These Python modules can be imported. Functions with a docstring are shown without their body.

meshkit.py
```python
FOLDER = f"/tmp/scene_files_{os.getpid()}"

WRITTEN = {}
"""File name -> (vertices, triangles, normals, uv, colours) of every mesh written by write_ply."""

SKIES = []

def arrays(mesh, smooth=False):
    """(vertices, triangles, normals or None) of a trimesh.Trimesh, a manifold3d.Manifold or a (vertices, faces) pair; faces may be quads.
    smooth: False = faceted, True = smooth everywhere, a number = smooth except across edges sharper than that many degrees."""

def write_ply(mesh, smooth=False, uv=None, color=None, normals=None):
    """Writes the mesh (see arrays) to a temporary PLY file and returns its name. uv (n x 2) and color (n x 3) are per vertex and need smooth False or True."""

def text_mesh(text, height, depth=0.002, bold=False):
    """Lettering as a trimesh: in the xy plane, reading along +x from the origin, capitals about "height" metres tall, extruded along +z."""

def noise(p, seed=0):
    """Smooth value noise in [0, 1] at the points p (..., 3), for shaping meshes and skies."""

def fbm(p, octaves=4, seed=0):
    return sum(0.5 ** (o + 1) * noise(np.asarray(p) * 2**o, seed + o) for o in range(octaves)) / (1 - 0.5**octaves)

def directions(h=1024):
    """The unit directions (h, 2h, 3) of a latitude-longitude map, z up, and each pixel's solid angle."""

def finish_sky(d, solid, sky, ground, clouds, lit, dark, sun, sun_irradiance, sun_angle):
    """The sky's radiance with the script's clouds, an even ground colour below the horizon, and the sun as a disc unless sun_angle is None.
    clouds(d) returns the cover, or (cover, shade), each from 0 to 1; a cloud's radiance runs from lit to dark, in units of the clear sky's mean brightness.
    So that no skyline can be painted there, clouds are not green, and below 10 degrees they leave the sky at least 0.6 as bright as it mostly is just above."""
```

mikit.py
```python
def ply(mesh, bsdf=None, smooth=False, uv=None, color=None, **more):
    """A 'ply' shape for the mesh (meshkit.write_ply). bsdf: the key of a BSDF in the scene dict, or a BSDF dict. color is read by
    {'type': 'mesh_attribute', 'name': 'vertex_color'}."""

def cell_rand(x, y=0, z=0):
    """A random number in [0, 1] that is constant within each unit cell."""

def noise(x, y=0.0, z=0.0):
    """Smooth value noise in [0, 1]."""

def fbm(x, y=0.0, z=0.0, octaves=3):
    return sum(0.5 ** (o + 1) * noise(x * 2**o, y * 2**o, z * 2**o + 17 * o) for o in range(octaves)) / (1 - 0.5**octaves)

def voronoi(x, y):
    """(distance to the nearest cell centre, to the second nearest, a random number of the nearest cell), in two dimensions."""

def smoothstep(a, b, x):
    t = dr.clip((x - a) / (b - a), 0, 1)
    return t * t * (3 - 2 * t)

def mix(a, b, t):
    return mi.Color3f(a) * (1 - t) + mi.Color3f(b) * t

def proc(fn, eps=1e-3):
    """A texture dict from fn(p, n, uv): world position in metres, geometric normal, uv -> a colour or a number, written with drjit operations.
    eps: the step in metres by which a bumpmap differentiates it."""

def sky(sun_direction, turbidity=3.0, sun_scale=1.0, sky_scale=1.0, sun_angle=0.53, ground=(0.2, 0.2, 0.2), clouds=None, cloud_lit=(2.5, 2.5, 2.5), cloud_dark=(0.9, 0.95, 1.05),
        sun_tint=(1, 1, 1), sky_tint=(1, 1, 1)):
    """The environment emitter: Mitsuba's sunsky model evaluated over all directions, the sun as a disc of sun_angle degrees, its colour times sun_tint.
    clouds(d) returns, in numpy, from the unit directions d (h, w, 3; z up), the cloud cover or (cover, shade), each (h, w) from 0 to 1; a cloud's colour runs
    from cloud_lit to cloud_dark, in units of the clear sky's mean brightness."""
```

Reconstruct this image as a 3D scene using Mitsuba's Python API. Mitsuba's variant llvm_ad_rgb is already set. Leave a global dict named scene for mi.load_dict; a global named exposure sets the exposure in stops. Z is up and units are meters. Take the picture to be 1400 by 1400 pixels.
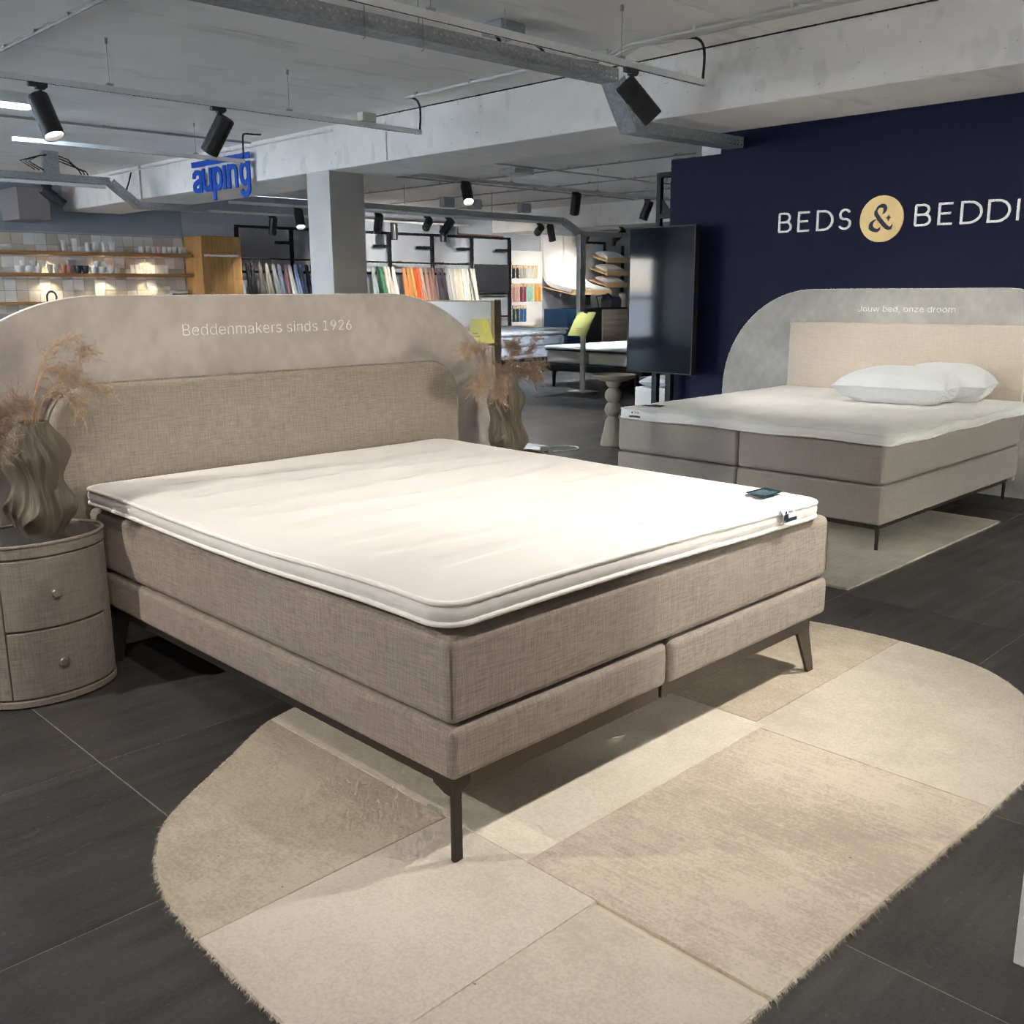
import math, random
import numpy as np, trimesh, mitsuba as mi, drjit as dr
import shapely
from shapely.geometry import Polygon, LineString, Point, box as sbox
from shapely.ops import unary_union
import mikit, meshkit
from mikit import noise, fbm, cell_rand, smoothstep, mix, proc

random.seed(7)
RNG = np.random.default_rng(7)
T = mi.ScalarTransform4f
scene, labels = {}, {}

# ------------------------------------------------------------------ camera
CAM = np.array([-1.428, -1.650, 1.4035])
def _camera():
    yaw, pitch, roll = math.radians(45.281), math.radians(-12.606), math.radians(-0.2935)
    f = np.array([math.cos(pitch) * math.cos(yaw), math.cos(pitch) * math.sin(yaw), math.sin(pitch)])
    r = np.array([math.sin(yaw), -math.cos(yaw), 0.0])
    u = np.cross(r, f)
    up = -r * math.sin(roll) + u * math.cos(roll)
    return f, up
_f, _up = _camera()
scene['camera'] = {'type': 'perspective', 'fov': 2 * math.degrees(math.atan(700 / 1347.19)), 'fov_axis': 'x', 'near_clip': 0.05, 'far_clip': 200.0,
                   'to_world': T().look_at(origin=CAM.tolist(), target=(CAM + _f).tolist(), up=_up.tolist())}
# ------------------------------------------------------------------ light
exposure = 4.05
UNIT = 2.0 ** -4      # every source below is given in display units and scaled by this
WARM, COOL, NEUT = np.array([1.0, 0.925, 0.83]), np.array([0.80, 0.91, 1.0]), np.array([1.0, 0.95, 0.87])
scene['sky'] = mikit.sky((0.1, -0.8, 0.6), turbidity=6.0, sun_scale=0.0, sky_scale=1.0, ground=(0.85, 0.82, 0.78), sky_tint=(124.0 * UNIT, 119.0 * UNIT, 113.0 * UNIT))
scene['sky']['sampling_weight'] = 12.0
def spot(key, pos, target, power, tint=WARM, cutoff=30.0, beam=None, weight=1.0):
    pos, target = np.asarray(pos, float), np.asarray(target, float)
    up = [0, 0, 1] if abs((target - pos)[2]) < 0.999 * np.linalg.norm(target - pos) else [0, 1, 0]
    scene[key] = {'type': 'spot', 'to_world': T().look_at(origin=pos.tolist(), target=target.tolist(), up=up), 'cutoff_angle': float(cutoff),
                  'beam_width': float(beam if beam is not None else cutoff * 0.6), 'intensity': {'type': 'rgb', 'value': (tint * power * UNIT).tolist()}, 'sampling_weight': float(weight)}

# ------------------------------------------------------------------ naming helpers
USED = {}
def num(name):
    k = USED.get(name, -1) + 1
    USED[name] = k
    return name if k == 0 else f'{name}_{k:03d}'
def lab(key, label=None, cat=None, group=None, kind=None):
    d = {}
    if label: d['label'] = label
    if cat: d['category'] = cat
    if group: d['group'] = group
    if kind: d['kind'] = kind
    labels[key] = d
    return key
def thing(name, label, cat, group=None):
    return lab(num(name), label, cat, group)
def struct(name, mesh, bsdf, smooth=False, label=None):
    key = num(name)
    if mesh is not None: scene[key] = mikit.ply(mesh, bsdf, smooth)
    labels[key] = {'kind': 'structure', **({'label': label} if label else {})}
    return key
def part(parent, name, mesh, bsdf, smooth=False, label=None, kind=None, **kw):
    key = num(parent + '__' + name)
    scene[key] = mesh if isinstance(mesh, dict) else mikit.ply(mesh, bsdf, smooth, **kw)
    if label or kind: lab(key, label, None, None, kind)
    return key
def solo(name, mesh, bsdf, label, cat, group=None, smooth=False, kind=None, **kw):
    key = num(name)
    scene[key] = mikit.ply(mesh, bsdf, smooth, **kw)
    return lab(key, label, cat, group, kind)

# ------------------------------------------------------------------ mesh helpers
def cat(*m): return trimesh.util.concatenate([x for x in (m[0] if len(m) == 1 and isinstance(m[0], (list, tuple)) else m)])
def box(x0, x1, y0, y1, z0, z1):
    m = trimesh.creation.box((x1 - x0, y1 - y0, z1 - z0)); m.apply_translation(((x0 + x1) / 2, (y0 + y1) / 2, (z0 + z1) / 2)); return m
def _axis(h, r, n, m):
    c = [h - r + r * math.tan(math.pi / 4 * k / n) for k in range(n + 1)]
    flat = list(np.linspace(-(h - r), h - r, m + 2)[1:-1])
    return [-v for v in c[::-1]] + flat + c
def rbox(x0, x1, y0, y1, z0, z1, r, n=3, m=0, bulge=0.0, wob=0.0, seed=0):
    h = np.array([x1 - x0, y1 - y0, z1 - z0]) / 2
    r = min(r, 0.98 * h.min())
    ax = [_axis(h[i], r, n, m) for i in range(3)]
    V, F, base = [], [], 0
    for d in range(3):
        a, b = [(1, 2), (2, 0), (0, 1)][d]
        for s in (1, -1):
            A, B = np.meshgrid(ax[a], ax[b], indexing='ij')
            P = np.zeros(A.shape + (3,)); P[..., a], P[..., b], P[..., d] = A, B, s * h[d]
            Q = np.clip(P, -(h - r), h - r); D = P - Q
            D = D / np.maximum(np.linalg.norm(D, axis=-1, keepdims=True), 1e-12)
            out = Q + r * D
            if bulge: out[..., d] += s * bulge * (1 - (A / h[a]) ** 2) * (1 - (B / h[b]) ** 2)
            if wob: out += D * (wob * (meshkit.noise(out * 7 + 5, seed) - 0.5))[..., None]
            na, nb = A.shape
            idx = (np.arange(na * nb).reshape(na, nb) + base)
            q = np.stack([idx[:-1, :-1], idx[1:, :-1], idx[1:, 1:], idx[:-1, 1:]], -1).reshape(-1, 4)
            if s < 0: q = q[:, ::-1]
            V.append(out.reshape(-1, 3)); F.append(q); base += na * nb
    q = np.vstack(F)
    m_ = trimesh.Trimesh(np.vstack(V), np.vstack([q[:, [0, 1, 2]], q[:, [0, 2, 3]]]), process=False)
    m_.merge_vertices(digits_vertex=6)
    m_.apply_translation(((x0 + x1) / 2, (y0 + y1) / 2, (z0 + z1) / 2))
    return m_
def tube(pts, r, sides=8, caps=True, closed=False):
    P = np.asarray(pts, float); n = len(P)
    R_ = np.full(n, r) if np.isscalar(r) else np.asarray(r, float)
    t = np.gradient(P, axis=0) if not closed else (np.roll(P, -1, 0) - np.roll(P, 1, 0))
    t /= np.maximum(np.linalg.norm(t, axis=1, keepdims=True), 1e-12)
    ref = np.array([0, 0, 1.0]) if abs(t[0][2]) < 0.9 else np.array([1.0, 0, 0])
    a = np.cross(t[0], ref); a /= np.linalg.norm(a)
    ang = np.arange(sides) * 2 * math.pi / sides
    V = []
    for i in range(n):
        a = a - t[i] * (a @ t[i]); a /= np.linalg.norm(a); b = np.cross(t[i], a)
        V.append(P[i] + R_[i] * (np.cos(ang)[:, None] * a + np.sin(ang)[:, None] * b))
    V = np.vstack(V); F = []
    for i in range(n if closed else n - 1):
        j = (i + 1) % n
        for k in range(sides):
            l = (k + 1) % sides
            F += [[i * sides + k, i * sides + l, j * sides + l], [i * sides + k, j * sides + l, j * sides + k]]
    if caps and not closed:
        c0, c1 = len(V), len(V) + 1
        V = np.vstack([V, P[0], P[-1]])
        for k in range(sides):
            l = (k + 1) % sides
            F += [[c0, l, k], [c1, (n - 1) * sides + k, (n - 1) * sides + l]]
    return trimesh.Trimesh(V, np.array(F), process=False)
def lathe(profile, sections=32, center=(0, 0, 0)):
    m = trimesh.creation.revolve(np.asarray(profile, float), sections=sections)
    if m.volume < 0: m.invert()
    m.apply_translation(center); return m
def rod(p0, p1, r, sides=8): return tube([p0, (np.asarray(p0) + np.asarray(p1)) / 2, p1], r, sides)
def align(m, direction, pos):
    d = np.asarray(direction, float); d /= np.linalg.norm(d)
    m = m.copy(); m.apply_transform(trimesh.geometry.align_vectors([0, 0, 1], d)); m.apply_translation(pos); return m
def extr(poly, depth):
    gs = [g for g in getattr(poly, 'geoms', [poly]) if isinstance(g, Polygon) and g.area > 1e-9]
    return cat([trimesh.creation.extrude_polygon(g, depth, engine='earcut') for g in gs])
def frame_map(m, origin, u, v, w):
    m = m.copy(); M = np.eye(4); M[:3, 0], M[:3, 1], M[:3, 2], M[:3, 3] = u, v, w, origin; m.apply_transform(M); return m
def face_front(m, x, y, z): return frame_map(m, (x, y, z), (1, 0, 0), (0, 0, 1), (0, -1, 0))      # drawn on a face turned to -y
def face_left(m, x, y, z): return frame_map(m, (x, y, z), (0, -1, 0), (0, 0, 1), (-1, 0, 0))      # drawn on a face turned to -x
def arc(cx, cy, rx, ry, a0, a1, n=16):
    t = np.radians(np.linspace(a0, a1, n)); return [(cx + rx * math.cos(k), cy + ry * math.sin(k)) for k in t]
def strokes(lines, w, cap='flat'): return unary_union([LineString(l).buffer(w / 2, cap_style=cap, join_style='mitre', quad_segs=6) for l in lines])
def text_poly(text, height, thin=0.0):
    m = meshkit.text_mesh(text, height, 0.001)
    up = m.face_normals[:, 2] > 0.9
    tri = m.triangles[up][:, :, :2]
    p = unary_union([Polygon(t).buffer(height * 2e-4) for t in tri if abs(np.cross(t[1] - t[0], t[2] - t[0])) > 1e-12])
    return p.buffer(-thin) if thin else p
def fit(poly, w):
    x0, y0, x1, y1 = poly.bounds
    return shapely.affinity.scale(shapely.affinity.translate(poly, -x0, 0), w / (x1 - x0), 1, origin=(0, 0))
import shapely.affinity
def glyphs(poly):
    gs = sorted(getattr(poly, 'geoms', [poly]), key=lambda g: g.bounds[0]); out = []
    for g in gs:
        if out and g.bounds[0] < out[-1].bounds[2] - .25 * (g.bounds[2] - g.bounds[0]): out[-1] = out[-1].union(g)
        else: out.append(g)
    return out

# ------------------------------------------------------------------ materials
def rgb(*c): return {'type': 'rgb', 'value': [float(v) for v in c]}
def mat(key, color, rough=0.6, spec=0.5, metal=0.0, bump=None, bump_scale=0.001, eps=1e-3, **more):
    b = {'type': 'principled', 'base_color': rgb(*color) if isinstance(color, (tuple, list)) else color, 'roughness': rough if isinstance(rough, dict) else float(rough),
         'specular': float(spec), 'metallic': float(metal), **more}
    if bump is not None: b = {'type': 'bumpmap', 'texture': proc(bump, eps), 'scale': float(bump_scale), 'bsdf': b}
    scene[key] = {'type': 'twosided', 'bsdf': b}
def planar(p, n):
    flat, side = dr.abs(n.z) > 0.7, dr.abs(n.x) > dr.abs(n.y)
    return dr.select(flat, p.x, dr.select(side, p.y, p.x)), dr.select(flat, p.y, p.z)
def weave(base, amount=0.5, warm=(1.0, 0.97, 0.92)):
    def fn(p, n, uv):
        u, v = planar(p, n)
        a = noise(u * 520, v * 30, 1.0); b = noise(u * 30, v * 520, 7.0); c = noise(u * 900, v * 900, 3.0)
        t = 0.40 * a + 0.40 * b + 0.2 * c
        big = fbm(p.x * 5, p.y * 5, p.z * 5)
        k = 1.0 + amount * 2.2 * (t - 0.5) + 0.10 * (big - 0.5)
        return mi.Color3f(base) * k
    return proc(fn)
def weave_h(p, n, uv):
    u, v = planar(p, n)
    return noise(u * 420, v * 40, 1.0) + noise(u * 40, v * 420, 7.0)
def mottled(base, dark, scale=2.2, amt=0.9, seed=0.0):
    def fn(p, n, uv):
        a = fbm(p.x * scale + seed, p.y * scale, p.z * scale * 1.2, 4)
        b = fbm(p.x * scale * 4 + 3 + seed, p.y * scale * 4, p.z * scale * 3, 4)
        speck = smoothstep(0.78, 0.90, fbm(p.x * 70 + seed, p.y * 70, p.z * 110, 2)) * 0.5
        t = dr.clip(smoothstep(0.30, 0.72, 0.45 * a + 0.35 * b + 0.20 * fbm(p.x * 30 + seed, p.y * 30, p.z * 18, 3)) * amt + speck, 0, 1)
        return mix(base, dark, t)
    return proc(fn)
def plain_noise(base, amt, s1, s2=None):
    def fn(p, n, uv):
        k = 1 + amt * (fbm(p.x * s1, p.y * s1, p.z * s1, 4) - 0.5) * 2
        return mi.Color3f(base) * k
    return proc(fn)
mat('taupe_weave', weave((0.268, 0.231, 0.200), 0.36), 0.9, 0.25, bump=weave_h, bump_scale=0.0006, sheen=0.3)
mat('head_weave', weave((0.300, 0.262, 0.222), 0.30), 0.9, 0.25, bump=weave_h, bump_scale=0.0006, sheen=0.3)
mat('stone_weave', weave((0.300, 0.270, 0.245), 0.16), 0.9, 0.25, sheen=0.3)
mat('cream_weave', weave((0.62, 0.54, 0.45), 0.13), 0.9, 0.25)
mat('seam_thread', (0.16, 0.13, 0.11), 0.9, 0.2)
def knit(p, n, uv):
    return noise(p.x * 330, p.y * 330, p.z * 200) * 0.5 + 0.5 * noise(p.x * 140, p.y * 60, p.z * 90)
mat('white_knit', plain_noise((0.63, 0.62, 0.60), 0.03, 6.0), 0.85, 0.3, bump=knit, bump_scale=0.0008, sheen=0.4)
mat('white_cloth', plain_noise((0.72, 0.71, 0.685), 0.03, 6.0), 0.85, 0.3, sheen=0.3)
mat('pillow_cloth', (0.72, 0.735, 0.745), 0.8, 0.3)
def lattice(p, n, uv):
    a = dr.abs(dr.sin((p.y + p.z) * 190.0)); b = dr.abs(dr.sin((p.y - p.z) * 190.0))
    return mix((0.52, 0.54, 0.55), (0.72, 0.73, 0.74), smoothstep(0.1, 0.45, dr.minimum(a, b)))
mat('lattice_cloth', proc(lattice), 0.85, 0.3)
mat('grey_cloth', (0.45, 0.47, 0.52), 0.85, 0.3)
mat('dark_metal', (0.030, 0.024, 0.020), 0.38, 0.5, 0.3)
mat('bronze_metal', (0.085, 0.066, 0.052), 0.42, 0.5, 0.5)
mat('black_metal', (0.010, 0.011, 0.013), 0.5, 0.25)
mat('lamp_black', (0.014, 0.014, 0.015), 0.40, 0.5)
mat('steel', (0.45, 0.44, 0.42), 0.28, 0.5, 0.9)
def galv(p, n, uv):
    a = noise(p.x * 60, p.y * 60, p.z * 60); b = fbm(p.x * 9, p.y * 9, p.z * 9)
    return mi.Color3f(0.42, 0.435, 0.44) * (0.75 + 0.35 * a + 0.3 * (b - 0.5))
mat('zinc', proc(galv), 0.45, 0.5, 0.6)
mat('panel_face', mottled((0.53, 0.48, 0.452), (0.38, 0.34, 0.32), 2.0, 0.9), 0.75, 0.3)
mat('panel_face_grey', mottled((0.52, 0.50, 0.47), (0.37, 0.355, 0.33), 2.0, 0.9, 4.0), 0.75, 0.3)
mat('white_edge', (0.80, 0.78, 0.75), 0.5, 0.4)
mat('white_paint', (0.78, 0.77, 0.75), 0.6, 0.3)
mat('letter_white', (0.88, 0.87, 0.86), 0.6, 0.3)
mat('track_white', (0.74, 0.73, 0.71), 0.4, 0.5)
mat('slot_dark', (0.03, 0.03, 0.03), 0.6, 0.3)
def concrete(p, n, uv):
    a = fbm(p.x * 0.7, p.y * 0.7, p.z * 0.7, 4); b = fbm(p.x * 5, p.y * 5, p.z * 5, 3)
    pits = smoothstep(0.90, 0.93, noise(p.x * 34, p.y * 34, p.z * 34)) * 0.30
    scuff = smoothstep(0.62, 0.72, fbm(p.x * 2.3 + 9, p.y * 9, p.z * 4, 3)) * 0.10
    return mi.Color3f(0.76, 0.725, 0.68) * (1 + 0.20 * (a - 0.5) + 0.10 * (b - 0.5) - pits - scuff)
mat('painted_concrete', proc(concrete), 0.8, 0.25)
mat('duct_shaded_paint', plain_noise((0.24, 0.22, 0.215), 0.06, 1.5), 0.6, 0.3)  # dark tone of the duct is its shaded front put into the colour
mat('column_paint', plain_noise((0.47, 0.455, 0.44), 0.06, 1.5), 0.6, 0.3)
mat('back_wall_paint', plain_noise((0.40, 0.425, 0.47), 0.05, 1.0), 0.8, 0.25)
mat('kitchen_blue_paint', plain_noise((0.27, 0.31, 0.36), 0.05, 1.0), 0.8, 0.25)
mat('shell_paint', plain_noise((0.66, 0.64, 0.61), 0.05, 1.0), 0.8, 0.25)
mat('navy_paint', plain_noise((0.0085, 0.0100, 0.036), 0.10, 2.0), 0.6, 0.15)
mat('gold', plain_noise((0.74, 0.53, 0.22), 0.04, 8.0), 0.4, 0.5, 0.15)
mat('navy_ink', (0.012, 0.013, 0.035), 0.5, 0.4)
mat('logo_blue', (0.012, 0.075, 0.42), 0.5, 0.4)
def stone_tile(p, n, uv):
    ix, iy = dr.floor((p.x + 0.37) / 0.8), dr.floor((p.y - 0.42) / 0.8)
    c = cell_rand(ix, iy, 2.0)
    s = fbm(p.x * 2.2 + c * 31, p.y * 26 + c * 17, 1.0, 4); b = fbm(p.x * 4 + c * 7, p.y * 4, 2.0, 3); f = noise(p.x * 150, p.y * 240, 3.0)
    k = 0.72 + 0.12 * c + 0.45 * (s - 0.5) + 0.35 * (b - 0.5) + 0.16 * (f - 0.5)
    fleck = smoothstep(0.925, 0.95, noise(p.x * 45, p.y * 70, 5.0)) * 0.25
    return mi.Color3f(0.072, 0.068, 0.067) * (k + fleck)
def tile_h(p, n, uv): return fbm(p.x * 30, p.y * 60, 1.0, 3)
mat('floor_stone', proc(stone_tile), 0.42, 0.4, bump=tile_h, bump_scale=0.0012)
mat('grout', (0.19, 0.182, 0.175), 0.9, 0.2)
def rug_mat(key, base, dark, along, contrast, fine=1.0):
    def fn(p, n, uv):
        a, b = (p.x, p.y) if along == 'y' else (p.y, p.x)
        s = fbm(a * 190, b * 13, 1.0, 3); blot = 0.6 * fbm(p.x * 2.6, p.y * 2.6, 4.0, 4) + 0.4 * fbm(p.x * 11, p.y * 11, 6.0, 3); g = fbm(p.x * 170, p.y * 170, 2.0, 2)
        t = dr.clip(0.5 + contrast * (s - 0.5) * 2.4 + 2.1 * (blot - 0.5) + 1.3 * fine * (g - 0.5), 0, 1)
        spot_ = smoothstep(0.93, 0.96, noise(p.x * 21, p.y * 21, 8.0)) * smoothstep(0.90, 0.94, noise(p.x * 95, p.y * 95, 9.0)) * 0.55
        return mix(base, dark, t) * (1 - spot_)
    def h(p, n, uv): return noise(p.x * 170, p.y * 170, p.z * 60) * 0.6 + 0.4 * fbm(p.x * 60, p.y * 60, 1.0, 3)
    mat(key, proc(fn), 0.95, 0.15, bump=h, bump_scale=0.006, sheen=0.3)
rug_mat('rug_cream', (0.69, 0.635, 0.545), (0.59, 0.535, 0.45), 'y', 0.12)
rug_mat('rug_bone', (0.61, 0.56, 0.485), (0.51, 0.46, 0.39), 'y', 0.12)
rug_mat('rug_sand', (0.585, 0.505, 0.425), (0.445, 0.375, 0.31), 'y', 0.45)
rug_mat('rug_tan', (0.54, 0.47, 0.375), (0.41, 0.345, 0.27), 'y', 0.25)
rug_mat('rug_oat', (0.585, 0.53, 0.45), (0.485, 0.435, 0.365), 'y', 0.15)
rug_mat('rug_fog', (0.50, 0.47, 0.40), (0.40, 0.37, 0.31), 'x', 0.4)
mat('rug_fringe', (0.60, 0.54, 0.44), 0.95, 0.15)
mat('vase_clay', plain_noise((0.118, 0.098, 0.072), 0.12, 18.0), 0.50, 0.4)
mat('plume', plain_noise((0.47, 0.35, 0.26), 0.85, 210.0), 0.85, 0.2)
mat('plume_dark', plain_noise((0.36, 0.26, 0.20), 0.85, 210.0), 0.85, 0.2)
mat('stem', (0.46, 0.29, 0.16), 0.7, 0.3)
mat('pedestal_clay', plain_noise((0.28, 0.25, 0.20), 0.08, 12.0), 0.8, 0.2)
mat('glass_top', (0.045, 0.048, 0.050), 0.08, 0.6)
mat('screen', (0.003, 0.004, 0.009), 0.045, 0.24)
mat('screen_rim', (0.010, 0.010, 0.012), 0.4, 0.2)
mat('label_navy', (0.012, 0.030, 0.045), 0.6, 0.3)
mat('label_print', (0.11, 0.17, 0.21), 0.6, 0.3)
mat('print_grey', (0.52, 0.52, 0.52), 0.8, 0.2)
mat('yellow_card', (0.86, 0.82, 0.27), 0.5, 0.4)
mat('card_print', (0.62, 0.36, 0.10), 0.6, 0.3)
def oak(p, n, uv):
    g = fbm(p.x * 40, p.y * 40, p.z * 2.2, 3); l = noise(p.x * 6, p.y * 6, p.z * 0.8)
    return mix((0.42, 0.235, 0.085), (0.30, 0.155, 0.052), dr.clip(0.3 + 1.4 * (g - 0.5) + 0.5 * (l - 0.5), 0, 1))
mat('oak', proc(oak), 0.5, 0.4)
def oak_x(p, n, uv):
    g = fbm(p.x * 2.2, p.y * 40, p.z * 40, 3)
    return mix((0.36, 0.20, 0.085), (0.24, 0.125, 0.05), dr.clip(0.3 + 1.6 * (g - 0.5), 0, 1))
mat('oak_shelf', proc(oak_x), 0.5, 0.4)
def greywood(p, n, uv):
    g = fbm(p.x * 1.6, p.y * 30, p.z * 16, 4)
    return mix((0.42, 0.37, 0.32), (0.22, 0.18, 0.15), dr.clip(0.35 + 1.6 * (g - 0.5), 0, 1))
mat('grey_wood', proc(greywood), 0.6, 0.3)
mat('pale_wood', (0.66, 0.47, 0.27), 0.5, 0.4)
mat('kraft_wood', (0.44, 0.36, 0.25), 0.6, 0.3)
for i, c in enumerate([(0.68, 0.67, 0.65), (0.56, 0.53, 0.49), (0.47, 0.44, 0.40), (0.60, 0.55, 0.47), (0.72, 0.72, 0.72)]): mat(f'wall_tile_{"abcde"[i]}', c, 0.18, 0.5)
mat('tile_grout', (0.30, 0.29, 0.28), 0.9, 0.2)
mat('ceramic', (0.72, 0.72, 0.71), 0.2, 0.5)
mat('ceramic_dark', (0.03, 0.035, 0.04), 0.25, 0.5)
mat('ceramic_rose', (0.50, 0.17, 0.15), 0.3, 0.5)
mat('ceramic_grey', (0.34, 0.35, 0.36), 0.3, 0.5)
scene['clear_glass'] = {'type': 'thindielectric', 'int_ior': 1.28}
mat('frosted_glass', (0.62, 0.64, 0.65), 0.15, 0.6)
mat('navy_cabinet', (0.012, 0.045, 0.10), 0.5, 0.4)
mat('cable_black', (0.015, 0.015, 0.016), 0.5, 0.4)
mat('pipe_white', (0.62, 0.61, 0.58), 0.5, 0.4)
mat('wire_grey', (0.30, 0.29, 0.27), 0.5, 0.4)
mat('copper', (0.30, 0.15, 0.09), 0.4, 0.5, 0.5)
mat('beige_plastic', (0.60, 0.57, 0.49), 0.5, 0.4)
mat('dark_board', (0.040, 0.041, 0.050), 0.7, 0.3)

# ------------------------------------------------------------------ room shell
X0, X1, Y0, Y1, H = -9.0, 19.0, -7.0, 14.4, 3.07
def wall_mesh_with_holes(length, height, holes, thick):
    return extr(sbox(0, 0, length, height).difference(unary_union([sbox(*h) for h in holes])) if holes else sbox(0, 0, length, height), thick)
fl = struct('floor', box(X0, X1, Y0, Y1, -0.12, -0.0013), 'grout')
# floor tiles, 0.8 m square
S_, G_ = 0.8, 0.0014
def tile_mesh(w, d):
    b, t, c = -0.008, 0.0, 0.0012
    V = [(0, 0, b), (w, 0, b), (w, d, b), (0, d, b), (0, 0, t - c), (w, 0, t - c), (w, d, t - c), (0, d, t - c), (c, c, t), (w - c, c, t), (w - c, d - c, t), (c, d - c, t)]
    F = []
    for i in range(4):
        j = (i + 1) % 4
        F += [(i, j, 4 + j, 4 + i), (4 + i, 4 + j, 8 + j, 8 + i)]
    F.append((8, 9, 10, 11))
    F = np.array(F); return trimesh.Trimesh(np.array(V, float), np.vstack([F[:, [0, 1, 2]], F[:, [0, 2, 3]]]), process=False)
cells = []
for i in range(-11, 25):
    for j in range(-10, 19):
        xa, ya = max(-0.37 + S_ * i, X0), max(0.42 + S_ * j, Y0); xb, yb = min(-0.37 + S_ * (i + 1), X1), min(0.42 + S_ * (j + 1), Y1)
        if xb - xa > 0.05 and yb - ya > 0.05:
            c = np.array([(xa + xb) / 2, (ya + yb) / 2]) - CAM[:2]; d = np.linalg.norm(c)
            off = abs((math.degrees(math.atan2(c[1], c[0])) - 45.3 + 180) % 360 - 180)
            seen = (off < 31 + 30 / max(d, 0.5)) and d > 1.2
            cells.append((0 if seen else 1, d, xa, xb, ya, yb))
cells.sort()
whole = mikit.ply(tile_mesh(S_ - 2 * G_, S_ - 2 * G_), 'floor_stone')
rest = []
for k, (s, d, xa, xb, ya, yb) in enumerate(cells):
    full = abs(xb - xa - S_) < 1e-6 and abs(yb - ya - S_) < 1e-6
    if k < 290 and s == 0 and full: part(fl, 'tile', {**whole, 'to_world': T().translate([xa + G_, ya + G_, 0])}, None)
    else:
        m = tile_mesh(xb - xa - 2 * G_, yb - ya - 2 * G_); m.apply_translation((xa + G_, ya + G_, 0)); rest.append(m)
part(fl, 'far_tile', cat(rest), 'floor_stone', kind='stuff')
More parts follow.
